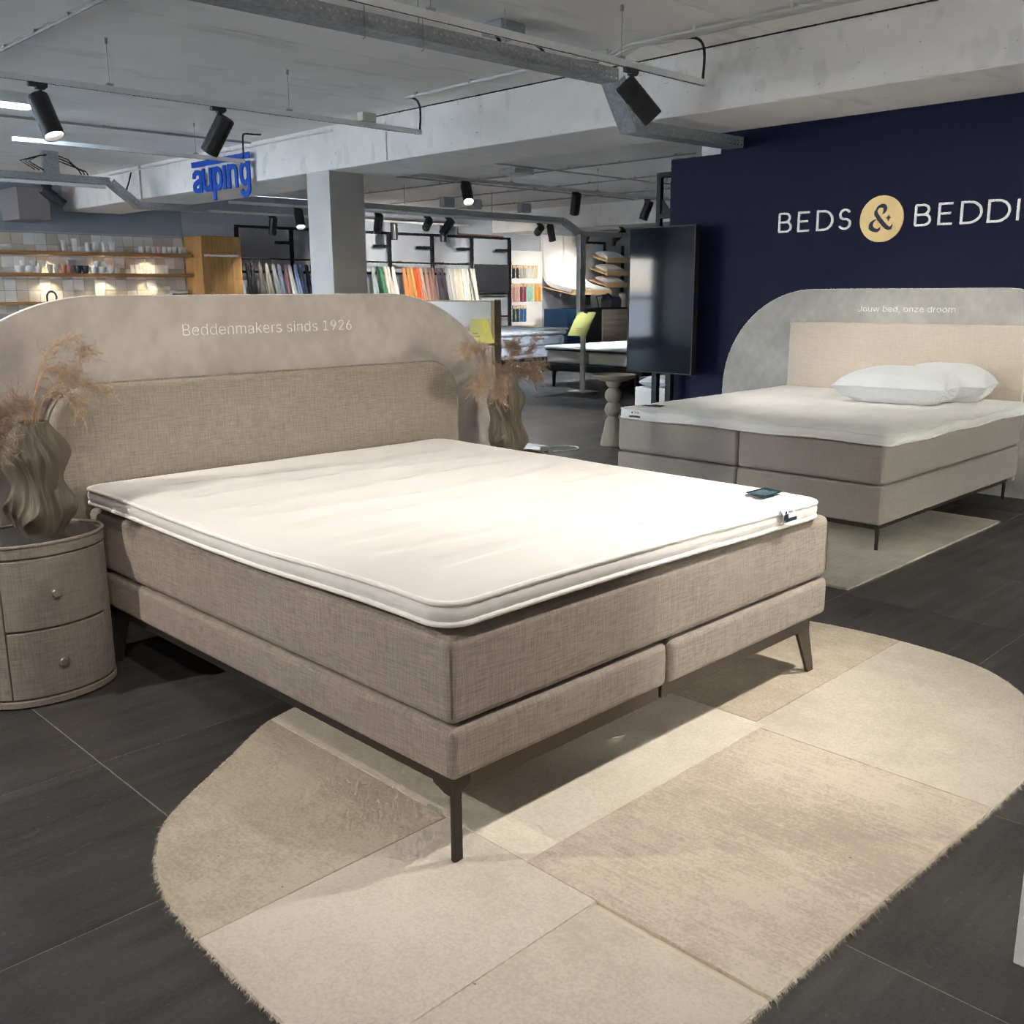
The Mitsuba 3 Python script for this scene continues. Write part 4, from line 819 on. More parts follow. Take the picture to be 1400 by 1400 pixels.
k = thing('smoke_detector', 'round beige smoke detector on the far ceiling left of the navy wall', 'smoke detector'); part(k, 'base', lathe([(0, -.02), (.10, -.02), (.10, 0), (0, 0)], 24, (10.9, 7.75, 3.07)), 'beige_plastic', 40); part(k, 'cap', lathe([(0, -.10), (.07, -.10), (.09, -.07), (.09, -.02), (0, -.02)], 24, (10.9, 7.75, 3.07)), 'beige_plastic', 40)
k = thing('wifi_box', 'flat white box hung on the far ceiling above the mattresses', 'ceiling box'); part(k, 'body', rbox(8.55, 8.95, 8.35, 8.65, 2.98, 3.07, .02, 2), 'pipe_white', 40); part(k, 'cover', rbox(8.6, 8.9, 8.40, 8.60, 2.972, 2.982, .004, 1), 'pipe_white', 40)
# daylight ceiling luminaires at the far left
for i, (x, y) in enumerate(((1.45, 7.75), (1.2, 9.6), (-1.2, 7.75), (-1.2, 9.6))):
    k = thing('ceiling_panel_light', ('bluish light panel at the upper left edge by the track', 'bluish light panel at the left edge above the kitchen', 'added bluish fill panel out of view at left, nearer', 'added bluish fill panel out of view at left, farther')[i], 'ceiling light', 'cool ceiling light panels')  # panels past the left edge are added, unseen, for more cool light
    part(k, 'frame', cat(box(x - .61, x + .61, y - .16, y - .15, 2.98, H), box(x - .61, x + .61, y + .15, y + .16, 2.98, H), box(x - .61, x - .60, y - .15, y + .15, 2.98, H), box(x + .60, x + .61, y - .15, y + .15, 2.98, H)), 'track_white')
    part(k, 'diffuser', {**mikit.ply(box(x - .60, x + .60, y - .15, y + .15, 2.985, 2.99), 'white_paint'), 'emitter': {'type': 'area', 'radiance': rgb(*(COOL * np.array([.82, .96, 1.12]) * 50.0 * UNIT)), 'sampling_weight': 1.5}}, None)
# ------------------------------------------------------------------ hanging blue sign
sg = thing('hanging_sign', 'blue auping letters under a slanted blue bar hanging before the beam', 'sign')
SW = .058
def A(ch, w=.225, h=.270):
    o = SW / 2
    if ch == 'a': return [[(w - o, 0), (w - o, h * .70)] + arc(w / 2, h * .70, w / 2 - o, h * .30 - o, 0, 180, 14) + [(o, h * .64)], [(w - o, h * .52), (w * .5, h * .48)] + arc(w * .5, h * .27, w / 2 - o, h * .27 - o + .004, 100, 300, 14) + [(w - o, h * .22)]]
    if ch == 'u': return [[(o, h), (o, h * .36)] + arc(w / 2, h * .36, w / 2 - o, h * .36 - o, 180, 360, 16) + [(w - o, h)], [(w - o, h * .5), (w - o, 0)]]
    if ch == 'p': return [[(o, h), (o, -.105)], arc(w / 2, h / 2, w / 2 - o, h / 2 - o, 0, 360, 30)]
    if ch == 'i': return [[(o, 0), (o, h)]]
    if ch == 'n': return [[(o, 0), (o, h)], [(o, h * .5)] + [(o, h * .64)] + arc(w / 2, h * .64, w / 2 - o, h * .36 - o, 180, 0, 16) + [(w - o, 0)]]
    if ch == 'g': return [arc(w / 2, h * .5 + .008, w / 2 - o, h * .5 - o, 0, 360, 30), [(w - o, h), (w - o, -.015)] + arc(w / 2, -.015, w / 2 - o, .075, 0, -165, 14)]
for ch, y in (('a', 10.075), ('u', 9.835), ('p', 9.585), ('i', 9.335), ('n', 9.235), ('g', 8.965)):
    part(sg, 'letter', face_left(extr(strokes(A(ch), SW), .018), 4.73, y, 2.592), 'logo_blue')
part(sg, 'bar', face_left(extr(sbox(0, 0, 1.345, .062), .018), 4.73, 10.08, 2.892), 'logo_blue', label='blue bar above the letters')
part(sg, 'hanger', cat(*[box(4.732, 4.736, y - .006, y + .006, 2.60, H) for y in (9.95, 9.72, 9.47, 9.305, 9.12, 8.85)]), 'white_paint')
# ------------------------------------------------------------------ kitchen along the back wall
kt = struct('tiled_splashback', box(1.4, 6.72, Y1 - .016, Y1 - .006, .92, 2.315), 'tile_grout')
labels[kt] = {'label': 'wall of square beige, grey and white glazed tiles behind the kitchen shelves', 'category': 'tiled wall'}
TP = .170
shared_tiles = [mikit.ply(rbox(0, TP - .006, -.012, 0, 0, TP - .006, .003, 1), f'wall_tile_{c}') for c in 'abcde']
R3 = np.random.default_rng(11)
for r in range(7):
    for c in range(31):
        x, z = 6.70 - (c + 1) * TP, 2.308 - (r + 1) * TP
        part(kt, 'tile', {**shared_tiles[R3.choice(5, p=[.30, .22, .15, .18, .15])], 'to_world': T().translate([x + .003, Y1 - .014, z])}, None)
def shelf(z, label):
    k = thing('wall_shelf', label, 'shelf', None)
    part(k, 'board', rbox(1.6, 6.70, 14.08, 14.386, z - .05, z, .004, 1), 'oak_shelf', 40)
    for x in (4.42, 5.28, 6.02):
        part(k, 'downlight', lathe([(0, -.058), (.032, -.058), (.032, -.049), (0, -.049)], 18, (x, 14.24, z)), 'white_paint')
        spot(num('shelf_light'), (x, 14.24, z - .07), (x, 14.30, z - 1), 0.8, np.array([1, .84, .54]), 62, 40, 1.2)
ZS1, ZS2 = 2.035, 1.715
shelf(ZS1, 'upper oak wall shelf with glasses above the kitchen'); shelf(ZS2, 'lower oak wall shelf with cups and bowls above the kitchen')
cu = thing('kitchen_counter', 'low kitchen counter run below the tiled wall', 'kitchen counter')
part(cu, 'worktop', rbox(1.4, 6.70, 13.78, 14.38, .90, .94, .005, 1), 'oak_shelf'); part(cu, 'body', box(1.42, 6.69, 13.82, 14.38, .10, .90), 'oak')
for i in range(8): part(cu, 'door', rbox(1.43 + .655 * i, 2.08 + .655 * i, 13.80, 13.819, .11, .89, .003, 1), 'oak')
sr = thing('wall_shelf', 'low oak ledge along the tiles with jars, just above the headwall panel edge', 'shelf'); part(sr, 'board', rbox(3.0, 6.70, 14.16, 14.386, 1.24, 1.28, .004, 1), 'oak_shelf'); part(sr, 'rail', rbox(3.0, 6.70, 14.155, 14.16, 1.25, 1.29, .002, 1), 'oak_shelf')
cab = thing('tall_cabinet', 'tall oak kitchen cabinet beside the fabric swatches', 'cabinet')
part(cab, 'carcass', rbox(6.73, 7.455, 13.82, 14.39, 0, 2.325, .004, 1), 'oak', 40)
for i in range(4): part(cab, 'plank', rbox(6.735 + .18 * i, 6.735 + .18 * (i + 1) - .003, 13.80, 13.82, .10, 2.01, .002, 1), 'oak')
for i in range(4): part(cab, 'plank', rbox(6.735 + .18 * i, 6.735 + .18 * (i + 1) - .003, 13.80, 13.82, 2.016, 2.32, .002, 1), 'oak')
part(cab, 'handle_strip', rbox(6.77, 7.40, 13.785, 13.80, 1.995, 2.03, .003, 1), 'white_paint', label='white strip handle')
# glassware and cups
def glass_prof(h, r): return [(0, .004), (r * .8, .004), (r, h), (r - .003, h), (r * .8 - .003, .008), (0, .008)]
def cup_prof(h, r): return [(0, 0), (r * .65, 0), (r * .92, h * .35), (r, h), (r - .005, h), (r * .85, h * .35), (r * .58, .008), (0, .008)]
def stemglass(h, r): return [(0, 0), (r * .8, 0), (r * .8, .004), (.006, .010), (.006, h * .45), (r * .9, h * .62), (r, h * .8), (r * .85, h), (r * .82, h), (r * .95, h * .8), (.0, h * .5)]
ORD = ('first', 'second', 'third', 'fourth', 'fifth', 'sixth', 'seventh', 'eighth', 'ninth', 'tenth')
def ware(x, zs, prof, m, label, kind='glass', grp=None, y=14.20, sections=18): solo('cup' if kind == 'cup' else kind, lathe(prof, sections, (x, y, zs)), m, label, kind, grp, 40)
G1, G2, G3 = 'clear glasses on the upper kitchen shelf', 'cups and bowls on the lower kitchen shelf', 'clear glasses on the lower kitchen shelf'
for i, (x, h, r) in enumerate(((4.68, .17, .05), (4.84, .20, .045), (5.05, .15, .06), (5.16, .15, .06), (5.30, .16, .05), (5.42, .16, .05))): ware(x, ZS1, glass_prof(h, r), 'clear_glass', f'{ORD[i]} clear tumbler from the left on the upper kitchen shelf', 'glass', G1)
for i, x in enumerate((5.88, 6.00, 6.10, 6.19, 6.28, 6.37, 6.46, 6.56, 6.64)): ware(x, ZS1, glass_prof(.115, .036), 'clear_glass', f'{ORD[8 - i]} small clear glass from the tall cabinet on the upper kitchen shelf', 'glass', 'small glasses on the upper kitchen shelf')
ware(5.97, ZS1, cup_prof(.10, .035), 'ceramic', 'white cup among small glasses on the upper kitchen shelf', 'cup', None, 14.32)
ware(6.24, ZS1, cup_prof(.10, .035), 'ceramic_rose', 'reddish cup among small glasses on the upper kitchen shelf', 'cup', None, 14.32)
ware(6.52, ZS1, cup_prof(.10, .035), 'ceramic_grey', 'grey cup among small glasses on the upper kitchen shelf', 'cup', None, 14.32)
for i, (x, r) in enumerate(((4.00, .07), (4.13, .07), (4.26, .06), (5.10, .07), (5.22, .07), (5.35, .07), (5.45, .06))): ware(x, ZS2, cup_prof(.10, r), 'ceramic', f'{ORD[i]} white bowl from the left on the lower kitchen shelf', 'bowl', 'white bowls on the lower kitchen shelf')
for i, x in enumerate((4.06, 4.20, 4.33, 5.16, 5.29)): ware(x, ZS2 + .095, cup_prof(.085, .055), 'frosted_glass', f'{ORD[i]} pale stacked bowl from the left on the lower kitchen shelf', 'bowl', 'pale stacked bowls on the lower kitchen shelf')
for i, x in enumerate((4.44, 4.54)): ware(x, ZS2, cup_prof(.125, .042), 'ceramic_grey', ('left', 'right')[i] + ' grey cup beside the rose cups on the lower kitchen shelf', 'cup', 'grey cups on the lower kitchen shelf')
for i, x in enumerate((4.64, 4.72)): ware(x, ZS2, cup_prof(.125, .042), 'ceramic_rose', ('left', 'right')[i] + ' rose red cup on the lower kitchen shelf', 'cup', 'rose cups on the lower kitchen shelf')
for i, x in enumerate((4.86, 4.97)): ware(x, ZS2, cup_prof(.115, .052), 'ceramic_dark', ('left', 'right')[i] + ' black cup on the lower kitchen shelf', 'cup', 'black cups on the lower kitchen shelf')
solo('box', rbox(4.74, 4.86, 14.26, 14.36, ZS2, ZS2 + .20, .006, 1), 'ceramic_grey', 'square grey canister on the lower kitchen shelf', 'canister')
solo('plaque', rbox(4.86, 5.02, 14.33, 14.37, ZS2, ZS2 + .22, .004, 1), 'wall_tile_e', 'white plaque behind black cups on the lower kitchen shelf', 'plaque')
for i, x in enumerate((5.72, 5.80, 5.93, 6.00, 6.07, 6.15, 6.22, 6.29)): ware(x, ZS2, glass_prof(.14, .035), 'clear_glass', f'{ORD[7 - i]} clear glass from the tall cabinet on the lower kitchen shelf', 'glass', G3)
for x, lbl in ((6.02, 'left stemmed glass on the oak ledge'), (6.28, 'right stemmed glass on the oak ledge')): ware(x, 1.28, stemglass(.24, .055), 'clear_glass', lbl, 'glass')
solo('framed_print', rbox(5.15, 5.29, 14.33, 14.36, 1.28, 1.55, .004, 1), 'wall_tile_e', 'small pale framed print on the oak ledge', 'framed print')
fa = thing('faucet', 'arched black faucet in front of the kitchen tiles', 'faucet'); part(fa, 'spout', tube([(4.35, 14.2, .94), (4.35, 14.2, 1.35)] + [(4.42 - .07 * math.cos(a), 14.2, 1.36 + .08 * math.sin(a)) for a in np.linspace(0, math.pi, 10)] + [(4.49, 14.2, 1.30)], .014, 8), 'cable_black', True); part(fa, 'base', lathe([(0, 0), (.03, 0), (.03, .04), (0, .04)], 16, (4.35, 14.2, .94)), 'cable_black', 40)
cm = thing('coffee_machine', 'black and white coffee machine at the right end of the oak ledge', 'coffee machine'); part(cm, 'body', rbox(6.44, 6.66, 14.17, 14.37, 1.28, 1.40, .02, 2), 'ceramic_dark', 40); part(cm, 'lid', rbox(6.45, 6.65, 14.18, 14.36, 1.40, 1.435, .012, 2), 'ceramic', 40)
# ------------------------------------------------------------------ fabric rack along the back wall
rk = thing('fabric_rack', 'black metal rack of posts and rails on the back wall holding fabric swatches', 'rack')
part(rk, 'top_rail', box(7.62, 14.30, 14.225, 14.275, 2.51, 2.555), 'black_metal')
for x in (7.645, 8.74, 9.75, 10.97, 12.06, 13.16, 14.28): part(rk, 'post', box(x - .028, x + .028, 14.222, 14.278, 0, 2.51), 'black_metal')
for x in (8.48, 9.45, 10.66, 11.72, 12.80, 13.92): part(rk, 'bracket', box(x - .11, x + .16, 14.06, 14.22, 2.25, 2.30), 'black_metal')
part(rk, 'hanging_rail', rod((7.48, 13.9, 1.985), (12.80, 13.9, 1.955), .014, 8), 'black_metal', True)
for x in (8.74, 9.75, 10.97, 12.06, 12.75): part(rk, 'rail_arm', box(x - .012, x + .012, 13.9, 14.222, 1.965, 1.99), 'black_metal')
part(rk, 'back_bar', box(7.645, 13.16, 14.235, 14.265, 1.745, 1.79), 'black_metal'); part(rk, 'board', rbox(13.19, 14.25, 14.24, 14.262, 1.39, 1.98, .003, 1), 'dark_board', label='dark board between two posts')
part(rk, 'back_bar', box(13.19, 14.25, 14.235, 14.265, 1.34, 1.37), 'black_metal'); part(rk, 'back_bar', box(13.19, 14.25, 14.235, 14.265, .86, .89), 'black_metal')
def cloth_mat(c):
    k = 'swatch_%02x%02x%02x' % tuple(int(v * 255) for v in c)
    if k not in scene: mat(k, c, .9, .2)
    return k
R4 = np.random.default_rng(5)
def swatch(x, wtop, wbot, lean, c, label, grp, zr):
    k = thing('fabric_swatch', label, 'fabric swatch', grp)
    nz, nx = 9, 11; t = np.linspace(0, 1, nz); V = []
    ln = .78; ph = R4.random() * 6
    for s in (1, -1):
        for a in t:
            w = wtop + (wbot - wtop) * a ** .8
            for u in np.linspace(-.5, .5, nx): V.append((x + lean * a + u * w, 13.9 - .06 * a + s * .012 + .03 * a * math.sin(u * 12 + ph), zr - .085 - ln * a))
    F = []
    N = nz * nx
    for s in (0, 1):
        for i in range(nz - 1):
            for j in range(nx - 1):
                q = (s * N + i * nx + j, s * N + i * nx + j + 1, s * N + (i + 1) * nx + j + 1, s * N + (i + 1) * nx + j)
                F += [(q[0], q[1], q[2]), (q[0], q[2], q[3])] if s else [(q[0], q[2], q[1]), (q[0], q[3], q[2])]
    for i in range(nz - 1):
        for j in (0, nx - 1): a, b = i * nx + j, (i + 1) * nx + j; F += [(a, b, b + N), (a, b + N, a + N)]
    part(k, 'cloth', trimesh.Trimesh(np.array(V), np.array(F), process=False), cloth_mat(c), True)
    part(k, 'hook', tube([(x, 13.9, zr - .09), (x, 13.9, zr - .03), (x + .014, 13.9, zr - .005), (x, 13.9, zr + .016), (x - .014, 13.9, zr + .004)], .004, 5), 'wire_grey', True)
LEFT = [(7.60, (.015, .016, .018), 'charcoal'), (7.70, (.020, .020, .022), 'charcoal'), (7.85, (.10, .09, .08), 'brown grey'), (7.98, (.20, .19, .15), 'olive grey'), (8.11, (.17, .20, .20), 'slate green'), (8.23, (.16, .18, .26), 'slate blue'),
        (8.36, (.20, .12, .13), 'mauve'), (8.44, (.66, .65, .63), 'white'), (8.56, (.33, .42, .66), 'light blue'), (8.66, (.10, .13, .22), 'dark blue'), (8.80, (.05, .05, .06), 'dark grey'), (8.91, (.03, .03, .035), 'near black'), (9.02, (.28, .28, .32), 'grey'), (9.10, (.60, .60, .60), 'pale grey'), (9.18, (.62, .60, .58), 'off-white')]
MID = [(10.27, (.26, .31, .30), 'sea grey'), (10.38, (.02, .05, .03), 'black green'), (10.46, (.06, .19, .10), 'green'), (10.56, (.48, .45, .38), 'oat'), (10.64, (.60, .55, .47), 'cream'), (10.76, (.62, .57, .50), 'ivory'), (11.02, (.62, .23, .07), 'orange'), (11.12, (.58, .26, .09), 'amber'), (11.21, (.60, .33, .12), 'ochre'),
       (11.29, (.75, .12, .03), 'red orange'), (11.37, (.62, .16, .07), 'rust red'), (11.45, (.50, .38, .30), 'beige'), (11.57, (.42, .25, .20), 'dusty rose'), (11.67, (.36, .20, .17), 'rose brown'), (11.76, (.30, .16, .15), 'brown rose'), (11.88, (.10, .075, .085), 'plum'), (12.00, (.07, .06, .075), 'dark plum')]
RIGHT = [(12.14 - .0, (.55, .53, .50), 'stone white'), (12.20, (.66, .63, .57), 'pearl'), (12.27, (.66, .62, .55), 'ivory'), (12.34, (.70, .68, .62), 'bright ivory'), (12.41, (.68, .62, .47), 'butter'), (12.48, (.70, .64, .48), 'pale yellow'), (12.55, (.72, .70, .66), 'white'), (12.61, (.60, .59, .55), 'pale grey'), (12.68, (.52, .52, .48), 'ash'), (12.74, (.10, .10, .09), 'charcoal'), (12.80, (.55, .54, .50), 'light grey'), (12.88, (.60, .59, .55), 'end grey')]
seen_ = {}
for sect, base in (('left of the column', LEFT), ('right of the column', MID), ('at the right end of the rail', RIGHT)):
    # the rail carries the sections at the x given; the right-hand ones are spread between 12.1 and 12.9
    for i, (x, c, nm) in enumerate(base):
        key_ = f'{nm} fabric swatch hanging {sect}'
        seen_[key_] = seen_.get(key_, 0) + 1
        zr = 1.985 - .030 * (x - 7.48) / 5.3
        swatch(x, .045, .10 + .07 * R4.random(), .05 + .07 * R4.random(), c, key_ if seen_[key_] == 1 else f'second {key_}', 'fabric swatches on the black rail', zr)
# ------------------------------------------------------------------ sample board, white toppers, pillow shelves, far counter
pb_ = thing('sample_board', 'tall white board with rows of coloured sample strips on the back wall', 'sample board')
part(pb_, 'board', rbox(14.34, 15.36, 14.28, 14.31, .45, 2.29, .004, 1), 'white_paint'); part(pb_, 'spacer', cat(box(14.5, 14.56, 14.31, 14.40, .5, 2.2), box(15.14, 15.20, 14.31, 14.40, .5, 2.2)), 'white_paint')
rows = [(1.98, 1.69, [((.02, .03, .03), 14.43), ((.03, .03, .035), 14.55), ((.36, .33, .27), 14.67), ((.36, .38, .34), 14.78), ((.60, .58, .56), 14.90), ((.60, .57, .50), 15.02), ((.55, .48, .25), 15.14)]),
        (1.58, 1.18, [((.42, .22, .17), 14.43), ((.50, .30, .22), 14.55), ((.17, .03, .05), 14.67), ((.22, .04, .07), 14.78), ((.25, .50, .36), 14.90), ((.36, .56, .43), 15.02), ((.72, .36, .03), 15.14), ((.66, .28, .04), 15.26)]),
        (1.10, .74, [((.02, .06, .05), 14.43), ((.02, .05, .04), 14.55), ((.03, .10, .24), 14.67), ((.04, .12, .30), 14.78)]),
        (.66, .36 + .12, [((.50, .47, .40), 14.43), ((.02, .02, .03), 14.55), ((.03, .03, .035), 14.66), ((.50, .30, .12), 14.78), ((.56, .34, .15), 14.88), ((.60, .38, .18), 14.99), ((.52, .27, .09), 15.11)])]
for z1, z0, strips in rows:
    for c, x in strips:
        s = part(pb_, 'sample', rbox(x - .048, x + .040, 14.262, 14.278, z0, z1, .003, 1), cloth_mat(c)); part(s, 'tab', box(x - .046, x + .038, 14.258, 14.2625, z1 - .07, z1 - .005), 'pale_wood')
for i, (xa, xb) in enumerate(((15.40, 16.05), (16.10, 16.75))):
    k = thing('hanging_topper', ('left white topper draped from the back wall onto a wooden tray', 'right white topper draped from the back wall onto a wooden tray')[i], 'mattress topper', None)
    prof = [(14.34, 2.62), (14.33, 2.40), (14.32, 2.15), (14.30, 1.92), (14.26, 1.75), (14.17, 1.62), (13.95, 1.525), (13.60, 1.45), (13.50, 1.43)]
    c = CubicSpline(np.linspace(0, 1, len(prof)), np.array(prof))(np.linspace(0, 1, 30)); pg = LineString(c).buffer(.045, quad_segs=4)
    m = frame_map(extr(pg, xb - xa), (xa, 0, 0), (0, 1, 0), (0, 0, 1), (1, 0, 0)); part(k, 'pad', m, 'white_cloth', 40)
    part(k, 'edge_band', frame_map(extr(LineString(c).buffer(.012), .004), (xb, 0, 0), (0, 1, 0), (0, 0, 1), (1, 0, 0)), 'ceramic_grey')
    k = thing('display_tray', ('left pale wooden tray under a white topper', 'right pale wooden tray under a white topper')[i], 'wooden tray', None)
    part(k, 'board', frame_map(extr(Polygon([(13.40, 1.33), (14.36, 1.50), (14.36, 1.52), (13.40, 1.35)]), xb - xa + .02), (xa - .01, 0, 0), (0, 1, 0), (0, 0, 1), (1, 0, 0)), 'pale_wood'); part(k, 'lip', box(xa - .01, xb + .01, 13.385, 13.40, 1.325, 1.43), 'pale_wood')
sf = thing('shelf_frame', 'black metal wall frame holding the pale pillow shelves', 'metal frame')
for x in (16.83, 17.60): part(sf, 'post', box(x - .025, x + .025, 14.30, 14.35, .95, 2.56), 'black_metal')
part(sf, 'crossbar', box(16.855, 17.575, 14.30, 14.35, 2.51, 2.56), 'black_metal')
part(sf, 'post', box(18.27, 18.33, 14.30, 14.35, 0, 2.5), 'black_metal')
for i, z in enumerate((2.17, 1.87, 1.60)):
    nm = ('upper', 'middle', 'lower')[i]
    k = thing('pillow_shelf', f'{nm} pale wooden tilted shelf on the black wall frame', 'shelf')
    part(k, 'board', frame_map(extr(Polygon([(13.75, z - .10), (14.306, z + .062), (14.306, z + .082), (13.75, z - .08)]), .86), (17.0, 0, 0), (0, 1, 0), (0, 0, 1), (1, 0, 0)), 'pale_wood'); part(k, 'lip', box(17.0, 17.86, 13.735, 13.75, z - .11, z - .0), 'pale_wood')
    pt, pb, rg_ = pillow(17.42, 14.02, z + .004, .66, .42, .15, 0.); [q_.apply_transform(trimesh.transformations.rotation_matrix(.283, (1, 0, 0), (17.42, 14.02, z))) for q_ in (pt, pb)]; k = thing('pillow', f'white pillow on the {nm} tilted wooden shelf', 'pillow'); part(k, 'top_cover', pt, 'pillow_cloth', True); part(k, 'lower_side', pb, 'white_cloth', True)
ct = thing('counter', 'far sales counter of grey wood with a navy cabinet end', 'counter')
part(ct, 'navy_body', rbox(15.02, 15.66, 13.2, 13.9, 0, 1.02, .004, 1), 'navy_cabinet'); part(ct, 'black_body', rbox(15.67, 16.26, 13.25, 13.9, 0, 1.0, .004, 1), 'black_metal'); part(ct, 'top', rbox(15.66, 18.3, 13.2, 13.95, 1.0, 1.03, .004, 1), 'black_metal')
for i in range(6): part(ct, 'plank', rbox(16.27 + .0, 18.28, 13.22, 13.25, .04 + .16 * i, .195 + .16 * i, .002, 1), 'grey_wood')
part(ct, 'body', box(16.27, 18.28, 13.25, 13.9, 0, 1.0), 'grey_wood')
def item(name, label, cat_, pieces):
    k = thing(name, label, cat_)
    for nm, m, b in pieces: part(k, nm, m, b, 40)
item('monitor', 'dark monitor on the far counter', 'monitor', [('screen', rbox(15.75, 16.15, 13.5, 13.53, 1.10, 1.36, .004, 1), 'screen_rim'), ('stand', box(15.93, 15.97, 13.51, 13.54, 1.03, 1.12), 'black_metal')])
item('desk_lamp', 'black angled desk lamp on the far counter', 'desk lamp', [('arm', tube([(16.45, 13.5, 1.03), (16.30, 13.45, 1.28), (16.62, 13.4, 1.34)], .014, 6), 'black_metal'), ('shade', align(lathe([(0, 0), (.03, 0), (.07, .10), (0, .10)], 16), (.6, 0, -.7), (16.60, 13.4, 1.35)), 'black_metal')])
item('printer', 'dark blue printer on the far counter', 'printer', [('body', rbox(16.75, 17.15, 13.4, 13.7, 1.03, 1.24, .02, 1), 'dark_board'), ('lid', rbox(16.77, 17.13, 13.42, 13.68, 1.24, 1.28, .01, 1), 'navy_cabinet')])
item('bag_stand', 'small white stand with a framed leaflet on the far counter', 'leaflet stand', [('frame', rbox(17.55, 17.95, 13.5, 13.53, 1.06, 1.45, .005, 1), 'black_metal'), ('leaflet', box(17.58, 17.92, 13.496, 13.50, 1.09, 1.42), 'ceramic_grey'), ('foot', rbox(17.5, 18.0, 13.42, 13.62, 1.03, 1.06, .004, 1), 'pale_wood')])
item('canister', 'white canister on the far counter beside the leaflet stand', 'canister', [('body', lathe([(0, 1.03), (.08, 1.03), (.08, 1.34), (0, 1.34)], 20, (17.35, 13.55, 0)), 'ceramic'), ('lid', lathe([(0, 1.34), (.083, 1.34), (.083, 1.36), (0, 1.37)], 20, (17.35, 13.55, 0)), 'ceramic_grey')])
# ------------------------------------------------------------------ far mattresses, partition, card sign
m1 = thing('bed', 'far grey divan with a draped silver mattress behind the arched panel', 'bed')
part(m1, 'base', rbox(9.75, 11.80, 10.32, 12.1, .28, .47, .03, 3), 'grey_cloth', 50); part(m1, 'mattress', rbox(9.75, 11.78, 10.31, 12.1, .475, .66, .06, 3, 6, .01), 'grey_cloth', 50); part(m1, 'topper', rbox(9.72, 11.80, 10.29, 12.12, .665, .74, .034, 3, 6, .012), 'pillow_cloth', 50)
for x, y in ((10.30, 10.40), (9.85, 10.40), (11.70, 10.40), (11.7, 12.0)): part(m1, 'leg', tube([(x, y, .24), (x - .03, y, .12), (x - .06, y, .0)], [.05, .035, .02], 8), 'black_metal', 40)
part(m1, 'plinth', box(9.8, 11.75, 10.36, 12.05, .22, .28), 'black_metal')
part(m1, 'throw', rbox(11.2, 11.83, 10.27, 12.14, .742, .775, .015, 2, 4, .004), 'grey_cloth', 50, label='grey throw across the end')
m2 = thing('bed', 'far bed with striped white mattresses on a black base left of the screen', 'bed')
part(m2, 'base', rbox(9.46, 11.5, 6.78, 8.62, .25, .36, .02, 2), 'black_metal', 40)
for a, b in ((6.80, 7.78), (7.84, 8.60)): part(m2, 'mattress', rbox(9.47, 11.5, a, b, .365, .545, .03, 3, 6, .008), 'white_cloth', 50)
part(m2, 'topper_band', rbox(9.45, 11.5, 6.78, 8.62, .547, .565, .008, 1), 'black_metal'); part(m2, 'topper', rbox(9.45, 11.5, 6.77, 8.63, .566, .615, .022, 3, 6, .01), 'pillow_cloth', 50)
for x, y in ((9.55, 8.52), (9.55, 6.95), (11.4, 8.52), (11.4, 6.95)): part(m2, 'leg', lathe([(0, 0), (.02, 0), (.032, .26), (0, .26)], 14, (x, y, 0)), 'black_metal', 40)
part(m2, 'headboard', rbox(11.52, 11.62, 6.73, 8.67, .1, .78, .03, 2), 'navy_cabinet', 50, label='navy headboard')
pt, pb, rg_ = pillow(11.2, 7.25, .632, .45, .62, .16, .1); k = thing('pillow', 'navy pillow on the far striped bed', 'pillow'); part(k, 'top_cover', pt, 'navy_cabinet', True); part(k, 'lower_side', pb, 'navy_cabinet', True)
pw = thing('partition', 'low white partition board with raw wood edge behind the arched panel', 'partition')
part(pw, 'board', rbox(7.0, 7.03, 7.195, 9.2, 0, 1.285, .003, 1), 'white_paint'); part(pw, 'edge', rbox(6.985, 7.10, 7.13, 7.195, 0, 1.305, .004, 1), 'kraft_wood', label='raw wooden edge post'); part(pw, 'top_edge', rbox(6.99, 7.05, 7.195, 9.2, 1.285, 1.302, .003, 1), 'kraft_wood')
pc = thing('price_card', 'yellow tent card standing by the low partition', 'price card')
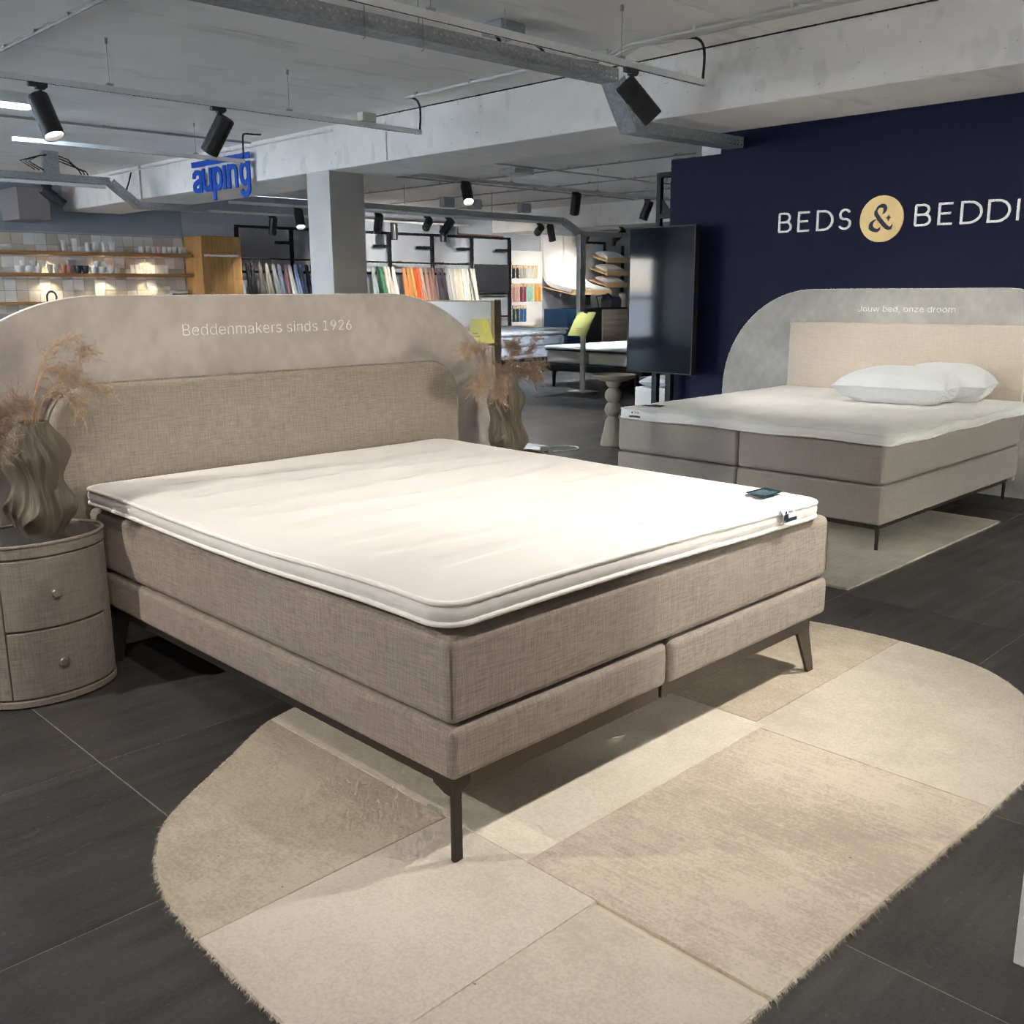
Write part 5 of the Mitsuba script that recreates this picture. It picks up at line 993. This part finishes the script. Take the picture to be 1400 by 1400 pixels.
part(pc, 'front', frame_map(extr(Polygon([(0, 0), (.34, 0), (.22, .28), (.05, .28)]), .004), (6.90, 7.50, .80), (0, -1, 0), (0, 0, 1), (-1, 0, 0)), 'yellow_card'); part(pc, 'back', frame_map(extr(Polygon([(0, 0), (.34, 0), (.22, .28), (.05, .28)]), .004), (6.93, 7.42, .80), (0, -1, 0), (0, 0, 1), (-1, 0, 0)), 'yellow_card')
part(pc, 'print', face_left(extr(unary_union([sbox(.06, .06, .20, .075), sbox(.07, .10, .17, .112)]), .001), 6.895, 7.50, .80), 'card_print')
pl = thing('display_stand', 'small wooden stand carrying the yellow tent card', 'stand'); part(pl, 'top', rbox(6.80, 6.97, 7.05, 7.72, .77, .80, .004, 1), 'pale_wood'); part(pl, 'column', rbox(6.84, 6.93, 7.35, 7.45, .02, .77, .004, 1), 'pale_wood'); part(pl, 'foot', rbox(6.75, 6.97, 7.2, 7.6, 0, .02, .004, 1), 'pale_wood')
kb = solo('wood_block', rbox(6.84, 6.92, 7.56, 7.70, .80, .98, .006, 1), 'oak', 'orange brown wood block beside the yellow tent card', 'wood block')
ss = thing('sign_stand', 'white floor stand holding a slanted yellow card in the aisle', 'sign stand')
sx, sy = 9.22, 7.66
part(ss, 'foot', rbox(sx - .16, sx + .16, sy - .15, sy + .15, 0, .015, .004, 1), 'white_paint', 40); part(ss, 'pole', rbox(sx - .02, sx + .02, sy - .035, sy + .035, .015, .86, .004, 1), 'white_paint', 40)
cd = frame_map(extr(Polygon([(-.20, -.20), (.16, -.20), (.20, .20), (-.16, .20)]).intersection(sbox(-1, -1, 1, 1)), .006), (sx - .05, sy, .95), (0, -1, 0), (.62, -.20, .75), (-.77, .0, .62))
cd = frame_map(extr(sbox(-.155, -.20, .155, .20), .006), (sx - .05, sy - .02, .955), (.10, -.995, 0), (.60, .06, .797), (-.793, -.08, .604))
part(ss, 'card', cd, 'yellow_card'); part(ss, 'print', frame_map(extr(unary_union([sbox(-.06, -.09, .05, -.075), sbox(-.05, -.12, .04, -.11)]), .001), (sx - .055, sy - .02, .960), (.10, -.995, 0), (.60, .06, .797), (-.793, -.08, .604)), 'card_print')
part(ss, 'clip', rbox(sx + .05, sx + .09, sy - .03, sy + .03, 1.08, 1.14, .004, 1), 'black_metal')
